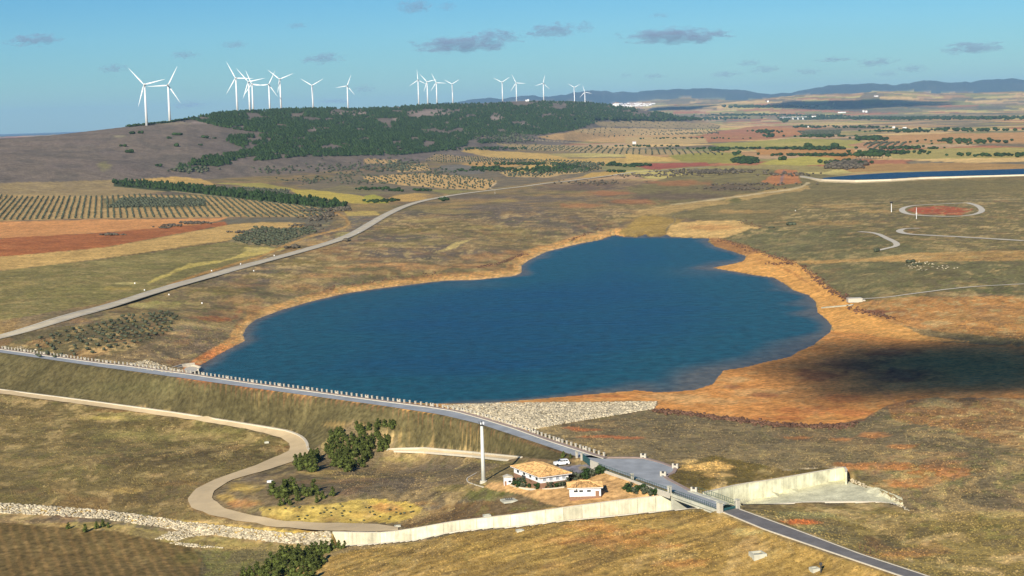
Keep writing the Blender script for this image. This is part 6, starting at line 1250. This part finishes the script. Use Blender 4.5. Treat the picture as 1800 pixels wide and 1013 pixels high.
# ------------------------------------------------------------------ clouds
def cloud_mat(name, dens, col, sc, nk=1.0):
    m = bpy.data.materials.new(name); m.use_nodes = True; n = m.node_tree; n.nodes.clear(); out = n.nodes.new('ShaderNodeOutputMaterial'); pv = n.nodes.new('ShaderNodeVolumePrincipled')
    pv.inputs['Color'].default_value = col; pv.inputs['Anisotropy'].default_value = .1; n.links.new(pv.outputs[0], out.inputs['Volume'])
    tc = n.nodes.new('ShaderNodeTexCoord'); oi = n.nodes.new('ShaderNodeObjectInfo'); ln_ = n.nodes.new('ShaderNodeVectorMath'); ln_.operation = 'LENGTH'; n.links.new(tc.outputs['Object'], ln_.inputs[0])
    mp = n.nodes.new('ShaderNodeMapping'); mp.inputs['Scale'].default_value = sc; n.links.new(tc.outputs['Object'], mp.inputs[0])
    ad = n.nodes.new('ShaderNodeVectorMath'); ad.operation = 'ADD'; cb = n.nodes.new('ShaderNodeCombineXYZ'); mu = n.nodes.new('ShaderNodeMath'); mu.operation = 'MULTIPLY'; mu.inputs[1].default_value = 50; n.links.new(oi.outputs['Random'], mu.inputs[0]); n.links.new(mu.outputs[0], cb.inputs[0]); n.links.new(mu.outputs[0], cb.inputs[2]); n.links.new(mp.outputs[0], ad.inputs[0]); n.links.new(cb.outputs[0], ad.inputs[1])
    nz = n.nodes.new('ShaderNodeTexNoise'); nz.inputs['Scale'].default_value = 1.0; nz.inputs['Detail'].default_value = 5; nz.inputs['Roughness'].default_value = .62; n.links.new(ad.outputs[0], nz.inputs['Vector'])
    # density = max(0, (1-len) * a + noise - b)
    m1 = n.nodes.new('ShaderNodeMath'); m1.operation = 'MULTIPLY_ADD'; m1.inputs[1].default_value = -.75; m1.inputs[2].default_value = .22; n.links.new(ln_.outputs['Value'], m1.inputs[0])
    nm = n.nodes.new('ShaderNodeMath'); nm.operation = 'MULTIPLY_ADD'; nm.inputs[1].default_value = nk; nm.inputs[2].default_value = .5 - .5 * nk; n.links.new(nz.outputs['Fac'], nm.inputs[0])
    m2 = n.nodes.new('ShaderNodeMath'); m2.operation = 'ADD'; n.links.new(m1.outputs[0], m2.inputs[0]); n.links.new(nm.outputs[0], m2.inputs[1])
    mr = n.nodes.new('ShaderNodeMapRange'); mr.inputs[1].default_value = .18; mr.inputs[2].default_value = .42; mr.inputs[3].default_value = 0; mr.inputs[4].default_value = dens; n.links.new(m2.outputs[0], mr.inputs[0]); n.links.new(mr.outputs[0], pv.inputs['Density'])
    return m
cm = cloud_mat('thin_cloud', .0015, (.55, .60, .78, 1), (3.4, 1.4, 2.2), 2.3); cd = cloud_mat('dense_cloud', .036, (.9, .9, .92, 1), (2.0, 2.0, 1.5))
Vs_, Fs_ = ico(2, 1, 0.0); Vs_[:, 2] = Vs_[:, 2] * 2 - 1; cme = mesh_np('cloud', Vs_ * 1.06, Fs_); cme2 = cme.copy(); cme.materials.append(cm); cme2.materials.append(cd)
CL = [(567,103,48,12,'small grey cloud above the lone turbines'),(412,79,30,9,'small grey cloud above the crowded turbine cluster'),(325,97,32,9,'thin slanting cloud above the second turbine'),(198,121,34,10,'grey cloud at the left above the first turbine'),
 (812,78,110,18,'long grey cloud over the middle of the ridge'),(728,12,40,16,'grey cloud at the top edge above the ridge'),(786,12,20,10,'tiny cloud at the top edge right of its larger neighbour'),(972,54,58,17,'ragged grey cloud over the antennas'),(1028,48,24,13,'small cloud touching the ragged one'),
 (1188,63,112,18,'longest grey cloud in the right half of the sky'),(1540,110,44,10,'flat grey cloud over the right mountains'),(1604,121,34,9,'grey cloud at the right above the mountains'),(1318,111,28,8,'small flat cloud above the far plain'),(1466,105,40,6,'thin streak of cloud left of the flat one'),(1275,131,36,8,'faint cloud above the far blue mountains'),(1150,134,28,7,'faint cloud above the village'),(1100,133,16,7,'faintest small cloud left of the village sky'),(1160,27,22,6,'tiny faint cloud high above the long one'),(1345,122,34,9,'faint cloud just below the small flat one'),(1560,130,26,7,'faint cloud right below the flat right one'),(1420,126,30,7,'faint cloud left of the right mountains'),(640,156,26,9,'faint low cloud right of the lone turbines'),(590,178,40,6,'pale low cloud on the ridge skyline'),(330,185,40,8,'faint low cloud between the left turbines'),(1230,68,30,9,'small cloud under the right end of the long one'),(862,84,30,8,'ragged tail of the long middle cloud'),(870,62,60,12,'thin veil behind the long middle cloud'),(522,45,26,6,'tiny faint cloud high on the left'),(60,70,60,14,'grey cloud far out to the left'),(1710,84,70,14,'grey cloud far out to the right')]
for i, (x, y, rx, ry, lb) in enumerate(CL):
    Yd = 52000.0; p = at_dist(x, y, Yd); o = link('cloud', cme); o.location = p; k = Yd / F; o.scale = (rx * k, rx * k * .5, ry * k); o.rotation_euler = (0, -ROLL + random.uniform(-.04, .06), 0); tag(o, lb, 'cloud', 'small grey clouds')
def shade_cloud(px_, py_, alt, rx, ry, rz, label):
    g_ = hit(px_, py_); t = (alt - g_[2]) / SUND[2]; p = g_ + SUND * t; o = link('cloud', cme2); o.location = p; o.scale = (rx, ry, rz); tag(o, label, 'cloud', 'clouds that shade the ground')
shade_cloud(1600, 638, 900, 104, 112, 30, 'cloud above and behind the viewpoint shading the right shore')
shade_cloud(1740, 645, 930, 110, 100, 26, 'second cloud above the viewpoint shading the right shore')
shade_cloud(1455, 186, 1700, 780, 900, 110, 'cloud overhead shading the far right hills'); shade_cloud(1560, 183, 1700, 700, 700, 110, 'cloud overhead shading the far right hills, further right'); shade_cloud(1195, 190, 1700, 420, 500, 100, 'cloud overhead shading the plain below the village')

# ------------------------------------------------------------------ haze
hz = MB().box((0, 23200, 305), (39000, 46600, 710)).mesh('haze'); hm_ = bpy.data.materials.new('haze'); hm_.use_nodes = True; n = hm_.node_tree; n.nodes.clear(); out = n.nodes.new('ShaderNodeOutputMaterial'); pv = n.nodes.new('ShaderNodeVolumePrincipled'); pv.inputs['Density'].default_value = 2.6e-5; pv.inputs['Color'].default_value = (.40, .68, 1.0, 1); pv.inputs['Anisotropy'].default_value = .0; n.links.new(pv.outputs[0], out.inputs['Volume'])
tag(link('haze', hz, hm_), 'thin blue haze over the whole country', kind='stuff')
